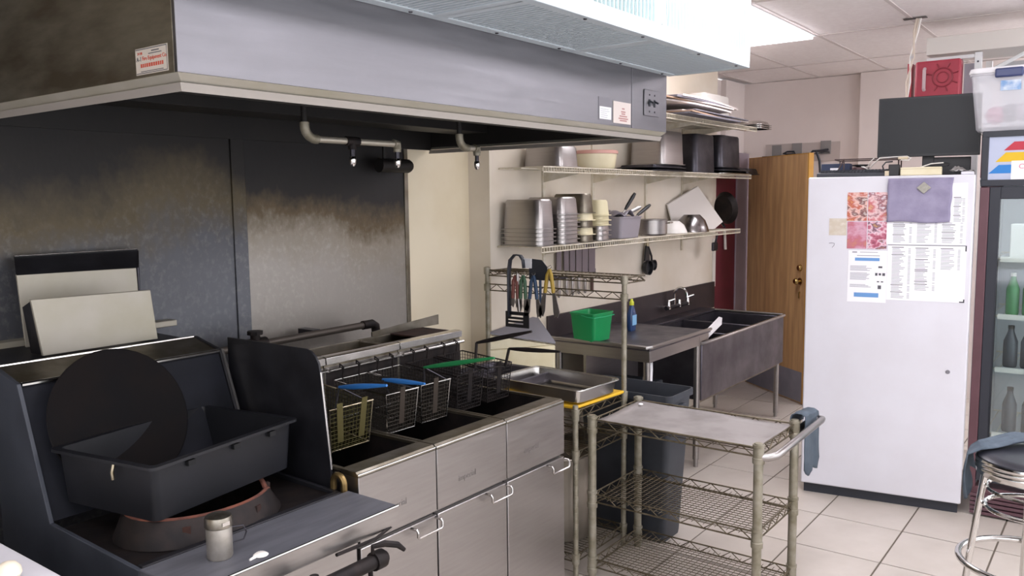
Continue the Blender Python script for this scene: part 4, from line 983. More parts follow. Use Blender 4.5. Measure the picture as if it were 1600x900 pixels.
b.box(3.499,y0_,1.045,3.506,y1_,1.062).box(3.499,y0_,1.11,3.506,y1_,1.128).box(3.499,y0_,1.062,3.506,y0_+.035,1.11).box(3.499,y1_-.014,1.062,3.506,y1_,1.11).box(3.4995,y0_+.035,1.07,3.5055,y1_-.014,1.08).box(3.4995,y0_+.035,1.088,3.5055,y1_-.014,1.10)
b.build('slotted_blade', black_plastic, sp_)
MB().tube([(3.502,2.575,1.13),(3.502,2.585,1.25),(3.502,2.585,1.33)], [.006,.007,.009], 8).build('shaft', steel, sp_)
st_ = thing('strap', 'dark looped strap hanging at the left of the rack tools', 'strap', (3.50, 2.62, 1.43))
b = MB()
pth = [(2.640,1.10),(2.640,1.25),(2.640,1.34),(2.630,1.40),(2.60,1.428),(2.565,1.425),(2.545,1.40),(2.54,1.36)]
for i in range(len(pth)-1):
    (a0,z0),(a1,z1) = pth[i], pth[i+1]; b.quad((3.485,a0,z0),(3.515,a0,z0),(3.515,a1,z1),(3.485,a1,z1))
b.build('band', charcoal, st_, thick=.005)
bl = thing('black_spatula', 'black square spatula with white tag hung upside down on the rack', 'spatula', (3.505, 2.44, 1.32))
MB().slab([(3.512,2.40,1.30),(3.512,2.52,1.30),(3.512,2.52,1.41),(3.512,2.44,1.405),(3.512,2.405,1.37)], (.006,0,0)).build('head', charcoal, bl, bevel=.003)
MB().box(3.507,2.50,1.36,3.511,2.56,1.41).build('tag', paper, bl)
MB().tube([(3.515,2.45,1.30),(3.515,2.45,1.15)], .007, 8).build('shaft', mat('navy_grip','#27405f',.5), bl)

# middle shelf
mz = 1.8925
npan(4.02, 2.72, mz, .22, .27, .12, 'grey steel pan upside down at the left of the middle shelf', steel)
tb_ = thing('food_tub', 'round cream food tub with pink lid on the middle shelf', 'tub', (4.50,2.72,mz))
MB().lathe([(0,0),(.115,0),(.125,.012),(.138,.10),(0,.10)], (4.50,2.72,mz), 32).build('body', cream_plastic, tb_)
MB().lathe([(.139,.092),(.145,.094),(.145,.110),(.140,.114),(.0,.116)], (4.50,2.72,mz), 32).build('lid', mat('pink_lid','#cf9d92',.4), tb_)
npan(5.30, 2.70, mz+.045, .34, .27, .225, 'tall bright steel pan upside down, middle of the middle shelf', steel)
for k, lb in enumerate(('lower of two flat steel lids under the tall bright pan','upper of two flat steel lids under the tall bright pan')):
    npan(5.22, 2.70, mz+.021*k, .46, .30, .02, lb, steel_dark, 'flat lids under the tall pan', name='pan_lid', cat='lid')
npan(5.86, 2.71, mz, .36, .26, .28, 'dark grey deep pan upside down right of the tall bright pan', steel_dark)
npan(6.30, 2.70, mz+.047, .40, .27, .245, 'dark deep pan upside down at the right of the middle shelf', steel_dark)
for k, lb in enumerate(('lower','upper')): npan(6.36, 2.70, mz+.023*k, .56, .30, .021, lb+' of two dark trays at the right end of the middle shelf', steel_dark if k else steel_bright, 'trays at the shelf end', name='tray', cat='tray')
npan(6.83, 2.72, mz+.002, .28, .26, .05, 'low steel pan overhanging the right end of the middle shelf', steel_dark)
# top shelf: flattened cardboard, white tub, foil pans
tz_ = 2.2495; random.seed(3)
order = ['lowest','second','third','fourth','fifth','sixth','seventh','eighth','ninth','topmost']
zc = tz_
for k in range(10):
    l, w = random.uniform(.8,1.3), random.uniform(.30,.40); cxk = 5.25+random.uniform(-.25,.35)+(.25 if k < 5 else 0)
    th = random.uniform(.007,.012); rot = random.uniform(-.10,.10)
    c_, s_ = math.cos(rot), math.sin(rot)
    cyk = 2.545+random.uniform(-.03,.04)
    def tp(x, y): return (cxk+c_*x-s_*y, cyk+s_*x+c_*y)
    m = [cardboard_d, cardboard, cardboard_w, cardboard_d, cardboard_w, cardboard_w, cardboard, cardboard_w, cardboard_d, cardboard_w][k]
    b = MB(); sag = .012 if k > 4 else 0
    b.grid(lambda u, v: (*tp((u-.5)*l,(v-.5)*w), zc+th/2+sag*math.sin(u*PI)+.000*v), 6, 2)
    b.build('flattened_box', m, label='%s flattened cardboard box in the pile on the top shelf' % order[k], cat='cardboard', group='flattened boxes on the top shelf', loc=(cxk,cyk,zc), thick=th, smooth=False)
    zc += th+.0012+ (.0125 if k == 4 else 0)
npan(6.32, 2.775, tz_+.0, .50, .18, .26, 'white plastic tub upside down at the right of the top shelf', white_plastic, name='white_tub', cat='tub')
for k, lb in enumerate(('lower','middle','upper')): npan(6.60, 2.52, tz_-.003+.014*k, .26, .22, .03, lb+' foil pan sticking out past the top shelf end', steel_bright, 'foil pans at the top shelf end', name='foil_pan')

# ------------------------------------------------------------------ refrigerator and what is on it
FA = math.atan2(-.9884417, .15160149)
fr = thing('refrigerator', 'tall plain white refrigerator covered with papers in the aisle', 'refrigerator', (4.787, 1.5, 0), FA)
MB().box(.0, .075, .05, .824, .72, 1.80).build('cabinet', fridge_white, fr, local=True, bevel=.006)
MB().box(.0, .0, .058, .824, .068, 1.818).build('door', fridge_white, fr, local=True, bevel=.008)
MB().box(.012, .066, .07, .812, .077, 1.80).build('gasket', mat('grey_gasket','#8c8c90',.7), fr, local=True)
MB().box(.015, .03, .0, .81, .70, .052).build('kick_grille', charcoal, fr, local=True)
MB().box(.755, .02, 1.8185, .815, .10, 1.834).build('hinge_cover', fridge_white, fr, local=True, bevel=.003)
MB().lathe([(0,.006),(.009,.005),(.011,0)], (.735,0,.775), 12, Matrix.Rotation(PI/2,4,'X')).build('screw_cap', grey_plastic, fr, local=True)
def fworld(x, y, z):
    c, s = math.cos(FA), math.sin(FA); return (4.787+c*x-s*y, 1.5+s*x+c*y, z)
def sheet(name, label, cat, x0, z0, x1, z1, m, y=-.0015, tilt=0.):
    t = thing(name, label, cat, fworld(x0, y, z0), FA)
    MB().box(0, -.0006, 0, x1-x0, .0006, z1-z0).build('sheet', m, t, local=True, smooth=False); return t
def rows(t, spec, name, m, y=-.0012):
    b = MB()
    for (x0, z0, x1, z1) in spec: b.box(x0, y, z0, x1, y+.0003, z1)
    b.build(name, m, t, local=True, smooth=False, kind='stuff')
random.seed(11)
# menu sheets: columns of short print rows with price columns
def menu(t, W_, H_, cols):
    dk, gy = [], []
    for (cx0, cx1, zt, zb, heads) in cols:
        z = zt; k = 0
        while z > zb:
            if k in heads: dk.append((cx0, z-.0035, cx0+(cx1-cx0)*.62, z))
            else:
                gy.append((cx0+.003, z-.0028, cx0+random.uniform(.4,.72)*(cx1-cx0), z)); gy.append((cx1-.014, z-.0028, cx1-.002, z))
            z -= .0078; k += 1
    rows(t, dk, 'headings', ink); rows(t, gy, 'print_rows', ink_grey)
m1 = sheet('menu_sheet', 'upper white menu sheet half covered by the lavender cloth', 'menu', .412, 1.452, .790, 1.775, paper)
menu(m1, .378, .323, [(.03,.125,.115,.012,(1,2,8)),(.145,.245,.115,.012,()),(.265,.365,.115,.012,(1,6,10)),(.315,.37,.25,.12,(0,6,12))])
m2 = sheet('menu_sheet', 'lower white menu sheet with three columns, held by corner clips', 'menu', .421, 1.149, .797, 1.449, paper)
menu(m2, .376, .30, [(.02,.115,.288,.015,(0,5,26,31)),(.135,.235,.285,.235,(0,)),(.135,.235,.225,.06,(0,7,8,15,17)),(.255,.35,.285,.17,(0,))])
rows(m2, [(.352,.0,.376,.006),(.370,.006,.376,.018),(.370,.27,.376,.30)], 'corner_clips', charcoal, -.002)
rows(m2, [(0,.297,.376,.3)], 'top_edge_line', ink)
fy = sheet('flyer', 'white flyer with two blue bars below the photo collage', 'flyer', .222, 1.130, .420, 1.415, paper, -.0008)
rows(fy, [(.035,.228,.16,.245),(.035,.028,.16,.052)], 'blue_bars', ink_blue)
spec = [(.045,.255,.16,.2585),(.02,.272,.045,.279),(.06,.274,.15,.277)]
for k in range(5): spec.append((.012,.198-.006*k,.012+random.uniform(.08,.11),.2005-.006*k))
for k in range(7): spec.append((.012,.16-.006*k,.012+random.uniform(.08,.105),.1625-.006*k))
for k in range(3): spec.append((.012,.095-.006*k,.012+random.uniform(.07,.115),.0975-.006*k))
rows(fy, spec, 'print_rows', ink_grey)
rows(fy, [(.155,.19,.175,.20),(.14,.148,.152,.163),(.158,.15,.17,.162),(.176,.148,.19,.163),(.15,.112,.162,.118),(.17,.112,.182,.118),(.155,.075,.172,.095)], 'pictures', ink)
def photo(label, x0, z0, x1, z1, stops, seed, sc):
    t_ = NT('photo_print_%d' % seed); f = t_.noise(sc, 6, (1, 1, 1.4)); tc_ = t_.t.nodes['Mapping']; tc_.inputs['Location'].default_value = (seed*3.7, seed, seed*1.3)
    t_.link(t_.ramp(f, stops), t_.b.inputs['Base Color']); t_.b.inputs['Roughness'].default_value = .35
    return sheet('photo_print', label, 'photo', x0, z0, x1, z1, t_.m, -.0012)
photo('upper left colour photo of the four on the fridge, orange and red', .209, 1.577, .311, 1.732, [(.30,'#d8a468'),(.42,'#b4503f'),(.5,'#e4bdb4'),(.58,'#6b3436'),(.7,'#ece2dc')], 1, 16)
photo('upper right colour photo of the four on the fridge, pink faces', .315, 1.577, .413, 1.731, [(.30,'#d0ac78'),(.42,'#c06068'),(.52,'#e4c6c8'),(.6,'#8c4450'),(.7,'#e6dce4')], 2, 16)
photo('lower left colour photo of the four on the fridge, orange haze', .213, 1.424, .313, 1.573, [(.3,'#c48a5c'),(.45,'#b8687a'),(.58,'#cfa0b4'),(.7,'#985468')], 3, 10)
photo('lower right colour photo of the four on the fridge, purple crowd', .317, 1.423, .414, 1.573, [(.32,'#7c3048'),(.45,'#b86078'),(.53,'#e6c8d4'),(.6,'#6a3a58'),(.7,'#c89a6a')], 4, 22)
photo('small pale photo left of the colour collage on the fridge', .118, 1.497, .209, 1.590, [(.4,'#d6cfc4'),(.55,'#c8bcaa'),(.66,'#e0dad0'),(.75,'#5a4c50')], 5, 9)
t = thing('pen_mark', 'small dark squiggle mark on the fridge door', 'mark', fworld(.14,-.0005,1.44), FA)
MB().tube([(-.02,-.001,.012),(-.005,-.001,.014),(.008,-.001,.012),(.006,-.001,.0),(-.004,-.001,-.012)], .0012, 4).build('stroke', ink, t, local=True)
cpt = thing('purple_cloth', 'lavender cloth pinned on the fridge door over the menu', 'cloth', fworld(.41,-.006,1.57), FA)
b = MB(); b.grid(lambda u, v: ((.312-.01*(1-v))*u+.002*math.sin(14*v), -.002-.004*(.5+.5*math.sin(4*u+6*v))*(1-v*.6)-.003*math.sin(9*u*v+2)**2, .234*v+.004*math.sin(7*u)*(1-v)), 24, 18)
b.build('fabric', cloth_purple, cpt, local=True, thick=.002)
mg = MB().slab([(0,0,-.032),(.034,0,0),(0,0,.032),(-.034,0,0)], (0,-.006,0)); o = mg.build('magnet', mat('grey_magnet','#8a8780',.4,.5,('#9b988f',90)), loc=(0,0,0), bevel=.001, label='grey diamond shaped magnet holding the lavender cloth', cat='magnet'); o.location = fworld(.585,-.019,1.752); o.rotation_euler = (0,0,FA)

# top of the fridge
fz = 1.819
def onf(name, label, cat, x, y, z=fz, rot=0): return thing(name, label, cat, fworld(x, y, z), FA+rot)
kb = onf('keyboard', 'long black keyboard lying on top of the fridge', 'keyboard', .03, .10)
MB().slab([(0,0,.0),(0,.15,.0),(0,.15,.038),(0,.0,.022)], (.40,0,0)).build('case', dark_plastic, kb, local=True, bevel=.004)
key = None
for r_ in range(5):
    for c_ in range(20):
        if key is None: key = MB().box(0,0,0,.0145,.017,.007).build('key', charcoal, kb, local=True); o = key
        else: o = key.copy(); COL.objects.link(o)
        o.location = (.016+c_*.0185, .018+r_*.024, .0235+ (.018+r_*.024)*.107)
mdm = onf('dark_filler_box', 'added black box filling the dark area under the right end of the monitor', 'box', .60, .24)  # invented box, put in to fill the dark area below the monitor
MB().box(0,0,0,.20,.10,.10).build('body', black_plastic, mdm, local=True, bevel=.004)
mo = onf('monitor', 'large black monitor standing on top of the fridge', 'monitor', .335, .20, fz, -.04)
MB().box(0, 0, .105, .505, .018, .43).build('frame', black_plastic, mo, local=True, bevel=.003)
MB().box(.010, -.0025, .120, .495, -.0002, .42).build('screen', screen_m, mo, local=True)
MB().box(.07,.018,.15,.435,.05,.39).build('back_cover', black_plastic, mo, local=True, bevel=.015)
MB().box(.225, .05, .03, .285, .065, .30).box(.225,.018,.2,.285,.05,.26).build('neck', black_plastic, mo, local=True, bevel=.004)
MB().box(.13, .0, .0, .255, .19, .014).build('foot', black_plastic, mo, local=True, bevel=.004)
cbx = onf('cream_box', 'flat cream box on the fridge top in front of the monitor', 'box', .465, .05)
MB().box(0,0,0,.20,.115,.044).build('body', cream_plastic, cbx, local=True, bevel=.004)
MB().box(.0-.0005,-.0008,.034,.2005,.1155,.036).build('lid_seam', mat('dark_cream_line','#b9ae8e',.6), cbx, local=True)  # seam line in a darker cream
wr = onf('wire_tray', 'black wire letter tray behind the keyboard on the fridge', 'tray', .10, .30)
b = MB()
for z in (.005, .105): b.tube([(0,0,z),(.34,0,z),(.34,.24,z),(0,.24,z)], .004, 6, closed=True)
for (x,y) in ((.05,0),(.34,0),(0,.24),(.34,.24)): b.tube([(x,y,.005),(x,y,.105)], .004, 6)
b.tube([(0,0,.005),(.05,0,.105)], .004, 6)
b.build('frame', mat('brown_wire','#51423f',.5,.4), wr, local=True)
b = MB()
for k in range(12): b.tube([(.01+k*.028,0,.005),(.01+k*.028,.24,.005)], .0015, 4)
b.build('wires', mat('brown_wire','#51423f',.5,.4), wr, local=True, smooth=False, kind='stuff')
cbk = onf('white_cable', 'pale twin cable bent across the fridge top before the monitor', 'cable', .2, .16)
MB().tube([(.06,.10,.06),(.09,.08,.04),(.115,.05,.072),(.15,.03,.103),(.22,.02,.106),(.29,.01,.107),(.31,.0,.095),(.30,-.01,.085),(.26,-.01,.088)], .0035, 6).tube([(.05,.10,.06),(.08,.08,.05),(.10,.05,.085),(.12,.035,.104)], .003, 6).build('lead', white_plastic, cbk, local=True)
MB().obox((.27,.0,.098),(.05,.02,.014)).build('plug', mat('beige_plug','#cdbfa4',.5), cbk, local=True, bevel=.003)
ad = onf('power_adapter', 'black box of adapters with leads on the fridge, below the monitor', 'adapter', .405, .065)
MB().box(0,.0,0,.055,.09,.062).build('body', black_plastic, ad, local=True, bevel=.004)
MB().tube([(-.02,-.01,.02),(-.03,0,.055),(-.015,.01,.075),(.02,.01,.078)], .004, 6).build('lead', black_plastic, ad, local=True)
MB().obox((-.006,-.02,.014),(.02,.012,.026)).build('plug', mat('beige_plug','#cdbfa4',.5), ad, local=True)
pr_ = onf('crumpled_wrapper', 'crumpled silver grey wrapper at the right end of the fridge top', 'wrapper', .745, .12)
b = MB(); b.grid(lambda u, v: (-.035+.10*u+.01*math.sin(9*v), .0+.06*v, .022+.022*math.sin(5*u)*math.sin(PI*v)+.004*math.sin(23*u+17*v)), 12, 8); b.build('foil', mat('silver_film','#a9a6a4',.35,.5), pr_, local=True, thick=.003)
mb_ = onf('mouse_and_leads', 'tangle of black leads under the monitor on the fridge', 'cable', .62, .13)
MB().tube([(-.08,0,.012),(-.02,.02,.05),(.03,.0,.068),(.08,-.01,.06),(.07,-.02,.045),(.02,-.015,.05),(-.03,-.02,.03)], .0035, 6).build('lead', black_plastic, mb_, local=True)
MB().tube([(-.06,-.012,.045),(-.01,-.015,.062),(.05,-.015,.066)], .003, 6).build('pale_lead', white_plastic, mb_, local=True)
for k, (x, nm, mm) in enumerate(((.012,'dark blue carton on the fridge top beside the open door',mat('navy_card','#2f3a55',.6)),)):
    c_ = onf('small_carton', nm, 'carton', x, .40); MB().box(0,0,0,.16,.12,.085).build('body', mm, c_, local=True, bevel=.002); MB().box(.05,-.001,.01,.10,-.0002,.06).build('label', paper, c_, local=True)
jr = onf('brown_jar', 'small brown lidded jar on the fridge top behind the keyboard', 'jar', .215, .56)
MB().lathe([(0,0),(.05,0),(.062,.02),(.05,.065),(0,.07)],(0,0,0),18).build('body', mat('brown_glaze','#5a4244',.4), jr, local=True)
MB().lathe([(.02,.068),(.052,.075),(.052,.081),(0,.083)],(0,0,0),18).build('lid', black_plastic, jr, local=True)

# ------------------------------------------------------------------ drinks cooler, storage bin, shelving behind
co = thing('drinks_cooler', 'brown framed glass door drinks cooler with striped lit sign', 'cooler', (4.94, .665, 0))
cx0, cx1, cy1, cy0 = 4.94, 5.62, .668, -.25
b = MB()
b.box(cx0+.03, cy1-.03, 0.10, cx1, cy1, 2.035).box(cx0+.03, cy0, .10, cx1, cy0+.03, 2.035).box(cx1-.03, cy0+.03, .10, cx1, cy1-.03, 2.035).box(cx0+.03, cy0+.03, 2.0, cx1-.03, cy1-.03, 2.035).box(cx0+.03, cy0+.03, .10, cx1-.03, cy1-.03, .16)
b.build('cabinet', brown_frame, co, smooth=False)
MB().box(cx0+.031, cy0+.031, .161, cx0+.05, cy0+.034, 1.7).box(cx1-.04, cy0+.031, .161, cx1-.031, cy1-.031, 1.99).box(cx0+.05, cy1-.036, .161, cx1-.04, cy1-.031, 1.74).build('liner', mat('cooler_liner','#c9cdd2',.5), co, smooth=False)
MB().box(cx0, cy0, 1.755, cx0+.03, cy1, 1.785).box(cx0, cy0, 2.005, cx0+.03, cy1, 2.035).box(cx0, cy1-.03, 1.785, cx0+.03, cy1, 2.005).box(cx0, cy0, 1.785, cx0+.03, cy0+.03, 2.005).build('sign_frame', charcoal, co, bevel=.003)
sg = MB().box(cx0+.012, cy0+.03, 1.785, cx0+.03, cy1-.03, 2.005).build('sign_panel', emit('sign_white','#a9b0c6',.18), co, smooth=False)
xs = cx0+.0118
def stripe(y0, z0, z1, m, slant=.045, yend=cy0+.05): return MB().slab([(xs,y0,z0),(xs,y0-slant,z1),(xs,yend,z1),(xs,yend,z0)], (-.0012,0,0)).build('stripe', m, sg, smooth=False)
stripe(.572, 1.935, 1.978, emit('sign_red','#b02a3c',.12)); stripe(.607, 1.878, 1.925, emit('sign_yellow','#cfa90c',.15)); stripe(.636, 1.820, 1.863, emit('sign_blue','#1f72ba',.15), yend=.52)
MB().box(xs-.0022, .15, 1.788, xs-.0014, .535, 1.882).build('white_card', emit('sign_card','#e6e2e6',.2), sg, smooth=False)
text('C', .035, 'lettering', mat('pink_print','#cc5a78',.7), sg, basis((0,-1,0),(0,0,1),(xs-.0025-co.location.x, .503-co.location.y, 1.842)))
b = MB()
for k in range(3): b.box(xs-.0027, .30, 1.806+.008*k, xs-.0023, .45, 1.8095+.008*k)
b.build('small_print', mat('pink_print','#cc5a78',.7), sg, kind='stuff')
# door with brown surround, black gasket frame and glass
MB().box(cx0-.0, cy1-.042, .16, cx0+.03, cy1, 1.75).build('door_surround', brown_frame, co, bevel=.003)
MB().box(cx0, cy0, .16, cx0+.03, cy0+.042, 1.75).build('door_surround', brown_frame, co, bevel=.003)
MB().box(cx0+.004, cy1-.092, .20, cx0+.03, cy1-.043, 1.75).box(cx0+.004, cy0+.043, .20, cx0+.03, cy0+.092, 1.75).box(cx0+.004, cy0+.092, 1.69, cx0+.03, cy1-.092, 1.75).box(cx0+.004, cy0+.092, .20, cx0+.03, cy1-.092, .27).build('door_frame', charcoal, co, bevel=.003)
t_ = NT('clear_glass'); t_.n.remove(t_.b); gl = t_.new('ShaderNodeBsdfGlass'); gl.inputs['IOR'].default_value = 1.02; gl.inputs['Roughness'].default_value = 0; gl.inputs['Color'].default_value = (.9,.95,.95,1)
gs = t_.new('ShaderNodeBsdfGlossy'); gs.inputs['Roughness'].default_value = .03; mx = t_.new('ShaderNodeMixShader'); mx.inputs[0].default_value = .10
t_.link(gl.outputs[0], mx.inputs[1]); t_.link(gs.outputs[0], mx.inputs[2]); t_.link(mx.outputs[0], t_.n['Material Output'].inputs[0]); glass = t_.m
MB().box(cx0+.014, cy0+.093, .271, cx0+.018, cy1-.093, 1.689).build('glass', glass, co, smooth=False)
b = MB()
for k in range(5): b.box(cx0+.012, cy0+.02, .012+.024*k, cx0+.03, cy1-.02, .028+.024*k)
b.build('kick_grille', mat('brown_louvre','#5b4048',.5), co)
MB().box(cx0+.05, cy0+.03, 0, cx1-.03, cy1-.03, .10).build('base', charcoal, co)
for z in (.45,.80,1.08,1.38):
    b = MB()
    for k in range(17): b.tube([(cx0+.06,cy0+.05+k*.05,z),(cx1-.06,cy0+.05+k*.05,z)], .0025, 4)
    b.tube([(cx0+.06,cy0+.04,z),(cx0+.06,cy1-.04,z)], .004, 6).tube([(cx1-.06,cy0+.04,z),(cx1-.06,cy1-.04,z)], .004, 6)
    b.build('inner_shelf', white_wire, co, smooth=False)
    MB().box(cx0+.048, cy0+.04, z-.015, cx0+.054, cy1-.10, z+.012).build('price_strip', white_plastic, co)
lamp = MB().box(cx0+.05, cy0+.1, 1.72, cx0+.09, cy1-.1, 1.74).build('inner_lamp', emit('cooler_lamp','#f2f6ff',6), co)
def bottle(label, x, y, z, r, hgt, m, capm, group):
    t = thing('drink_bottle', label, 'bottle', (x,y,z), group=group)
    MB().lathe([(0,0),(r*.9,0),(r,.01),(r,hgt*.62),(r*.45,hgt*.85),(r*.38,hgt*.95),(0,hgt*.95)], (x,y,z), 16).build('body', m, t)
    MB().lathe([(r*.45,hgt*.92),(r*.45,hgt),(0,hgt)], (x,y,z), 12).build('cap', capm, t)
gb = mat('green_bottle','#5f9a6a',.2)
for k, y in enumerate((.51,.435,.36)): bottle('green drink bottle inside the cooler, %s on its shelf' % ('leftmost','second from left','third from left')[k], 5.06, y, 1.084, .031, .22, gb, white_plastic, 'green bottles in the cooler')
for k, y in enumerate((.49,.39)): 
    c_ = MB().box(5.03,y-.042,1.384,5.13,y+.042,1.56); c_.build('carton', white_plastic, label='white carton in the cooler, %s on the top shelf' % ('left one','right one')[k], cat='carton', group='cartons in the cooler', loc=(5.08,y,1.384), bevel=.004)
for k, y in enumerate((.51,.43)): bottle('dark drink bottle in the cooler, %s on the lower shelf' % ('left one','right one')[k], 5.08, y, .804, .034, .22, mat('dark_bottle','#4a4f58',.2), black_plastic, 'dark bottles in the cooler')
for k, y in enumerate((.50,.41)): bottle('dark drink bottle in the cooler, %s on the bottom shelf' % ('left one','right one')[k], 5.08, y, .454, .034, .24, mat('dark_bottle','#4a4f58',.2), black_plastic, 'dark bottles in the bottom of the cooler')
rs = MB()
for z in (1.86,1.93,1.70): rs.box(4.985,.672,z,5.03,.69,z+.045)
MB().box(4.975,.6705,1.80,5.0,.676,2.02).build('red_magnet_strip', maroon, label='red strip stuck on the left side of the drinks cooler', cat='strip', loc=(4.98,.672,1.80))

bn = thing('storage_bin', 'clear plastic storage bin with blue handle on top of the cooler', 'storage bin', (5.12, .40, 2.0355))
t_ = NT('frosted_clear_plastic'); t_.b.inputs['Base Color'].default_value = lin('#f8f9ff'); t_.b.inputs['Roughness'].default_value = .35; t_.b.inputs['Alpha'].default_value = .36
frost = t_.m
b = MB(); q = lambda lx, ly, z: rrect(lx, ly, .04, 2.036+z, 4, 5.17, .41)
loft(b, [q(.20,.29,0), q(.205,.30,.012), q(.225,.327,.28), q(.232,.335,.283), q(.232,.335,.292), q(.220,.322,.284), q(.197,.29,.02)], True, True); b.build('tub', frost, bn)
b = MB(); loft(b, [q(.234,.337,.293), q(.236,.339,.30), q(.23,.333,.318), q(.21,.31,.322)], True, True); b.build('lid', mat('white_lid','#f2f2f6',.4), bn)
MB().box(4.915,.50,2.30,4.945,.625,2.345).build('latch_handle', mat('navy_handle','#3a4470',.4), bn, bevel=.008)
MB().slab([(4.946,.51,2.235),(4.946,.60,2.235),(4.942,.60,2.285),(4.942,.51,2.285)], (-.0012,0,0)).build('label', mat('blue_bin_label','#7fa6d6',.5,0,('#e6eef6',20)), bn)
random.seed(5)
ordn = ('first','second','third','fourth','fifth','sixth','seventh','eighth')
for k in range(8):
    y = .63-.062*k; x = 5.03+random.uniform(-.01,.05); z = 2.105+random.uniform(-.02,.03)
    MB().lathe([(0,-.05),(.035,-.035),(.048,0),(.034,.035),(0,.05)], (x,y,z), 12).build('wrapped_item', (mat('pink_wrap','#c8608a',.5),mat('grey_wrap','#454454',.5),mat('white_wrap','#b9a9b8',.5))[k%3], label='%s wrapped packet in the clear bin, %s from the left' % (('pink','dark grey','pale')[k%3], ordn[k]), cat='packet', group='packets in the clear bin', loc=(x,y,z-.05))

# white bulkhead, shelving frame and red case behind the monitor
MB().box(5.72, -1.0, 2.56, 6.1, 1.10, 2.665).build('trim_3', mat('off_white_bulkhead','#d7d2cb',.6), kind='structure', bevel=.003)
sf = thing('white_shelf_unit', 'white metal shelving frame behind the fridge and monitor', 'shelf unit', (5.78, .3, 0))
for (x, y) in ((5.76,.82),(6.2,.82),(5.76,-.1),(6.2,-.1)): MB().box(x-.018,y-.018,0,x+.018,y+.018,2.555).build('post', white_metal, sf)
b = MB()
for z in (2.09,): b.box(5.74,-.12,z,6.22,1.24,z+.02)
b.box(5.74,.84,2.525,5.77,1.10,2.545)
b.build('shelf', white_metal, sf)
MB().tube([(5.76,.80,2.42),(5.80,.55,2.55)], .012, 6).build('brace', white_metal, sf)
b = MB()
for z in (2.5,2.4,2.3,2.2): b.cyl((5.7415,.82,z),(5.7405,.82,z),.006,8)
b.build('slots', ink, sf)
MB().box(6.25,-1.0,1.2,6.27,.75,2.55).build('rear_panel', mat('pale_grey_panel','#b9bcbf',.6), sf)
rc = thing('red_case', 'red plastic tool case on the white shelving behind the monitor', 'case', (5.74, 1.0, 2.11))
rx = 5.70
MB().box(rx, .905, 2.111, rx+.10, 1.155, 2.525).build('shell', red_plastic, rc, bevel=.012)
MB().tube([(rx-.0,1.10,2.48),(rx-.012,1.10,2.47),(rx-.012,1.10,2.36),(rx,1.10,2.35)], .010, 8).build('pale_handle', mat('pale_grip','#c4aeb0',.5), rc)
b = MB().tube(arc((rx-.002,1.0,2.42),.055,0,2*PI,24,'yz'), .005, 6)
b.tube(arc((rx-.002,1.0,2.42),.032,0,2*PI,20,'yz'), .004, 6)
for a in (.3,1.2,2.0,2.8,3.6,4.4,5.2): b.tube([(rx-.002,1.0+.06*math.cos(a),2.42+.06*math.sin(a)),(rx-.002,1.0+.092*math.cos(a),2.42+.088*math.sin(a))], .0045, 6)
b.build('moulded_ribs', mat('dark_red','#8c2a38',.5), rc)
MB().box(5.71,1.175,2.111,5.80,1.20,2.52).build('red_folder', mat('red_card','#a83a44',.6), label='thin red board standing left of the red tool case', cat='board', loc=(5.75,1.19,2.111))
gp = MB().box(5.80,.845,2.111,5.82,.90,2.50); gp.build('grey_board', mat('pale_blue_grey','#b3b6bf',.6), label='pale grey board between red case and white shelf post', cat='board', loc=(5.81,.87,2.111))
cd_ = thing('cable_bundle', 'bundle of pale cables dropping from the ceiling behind the monitor', 'cable', (5.70,1.16,2.1))
random.seed(9)
for k in range(5):
    o_ = random.uniform(-.012,.012); p_ = random.uniform(-.01,.01)
    MB().tube([(5.655+p_,1.135+o_,2.785),(5.655+p_,1.15+o_,2.70),(5.66,1.165-o_,2.55),(5.665+p_,1.185+o_,2.40),(5.665,1.19-o_,2.20),(5.665,1.19,2.0)], .006, 6).build('lead', (mat('cable_beige','#cfc0b0',.5),mat('cable_blue','#8a96ac',.5),white_plastic)[k%3], cd_)
MB().box(5.63,1.09,2.776,5.67,1.22,2.7795).build('ceiling_cutout', mat('dark_gap','#5a5250',.9), cd_)

# equipment on the far wall
eb = thing('wall_outlet_board', 'pale backboard with three grey plates and leads on the far wall', 'outlet', (7.89, 2.5, 2.1))
MB().box(7.885,2.20,2.03,7.899,2.88,2.20).build('board', mat('pale_board','#bdb2ad',.7), eb, bevel=.001)
for y, z in ((2.77,2.14),(2.58,2.15),(2.32,2.16)): MB().box(7.872,y-.045,z-.07,7.885,y+.045,z+.05).build('plate', mat('grey_plate','#878483',.5), eb, bevel=.003)
MB().tube([(7.87,2.70,2.11),(7.85,2.66,2.125),(7.85,2.60,2.125),(7.855,2.585,2.10),(7.85,2.66,2.10),(7.86,2.70,2.11)], .008, 6).tube([(7.86,2.55,2.09),(7.86,2.40,2.095),(7.86,2.32,2.11),(7.865,2.28,2.105)], .004, 6).tube([(7.86,2.29,2.13),(7.83,2.36,2.12),(7.83,2.42,2.12),(7.83,2.46,2.07),(7.83,2.47,1.9)], .011, 6).tube([(7.83,2.39,2.12),(7.84,2.36,2.03),(7.84,2.35,1.9)], .012, 6).build('lead', charcoal, eb)
ep = thing('wall_shelf_box', 'dark equipment boxes on a small shelf above the open door', 'equipment', (7.78, 2.65, 2.03))
MB().box(7.72,2.45,2.005,7.885,2.95,2.02).build('shelf', mat('grey_plate','#878483',.5), ep)
MB().box(7.74,2.77,2.021,7.86,2.86,2.085).build('box', mat('brown_box','#6a5c5a',.6), ep, bevel=.003)
MB().box(7.74,2.52,2.021,7.86,2.74,2.075).build('router', charcoal, ep, bevel=.004)

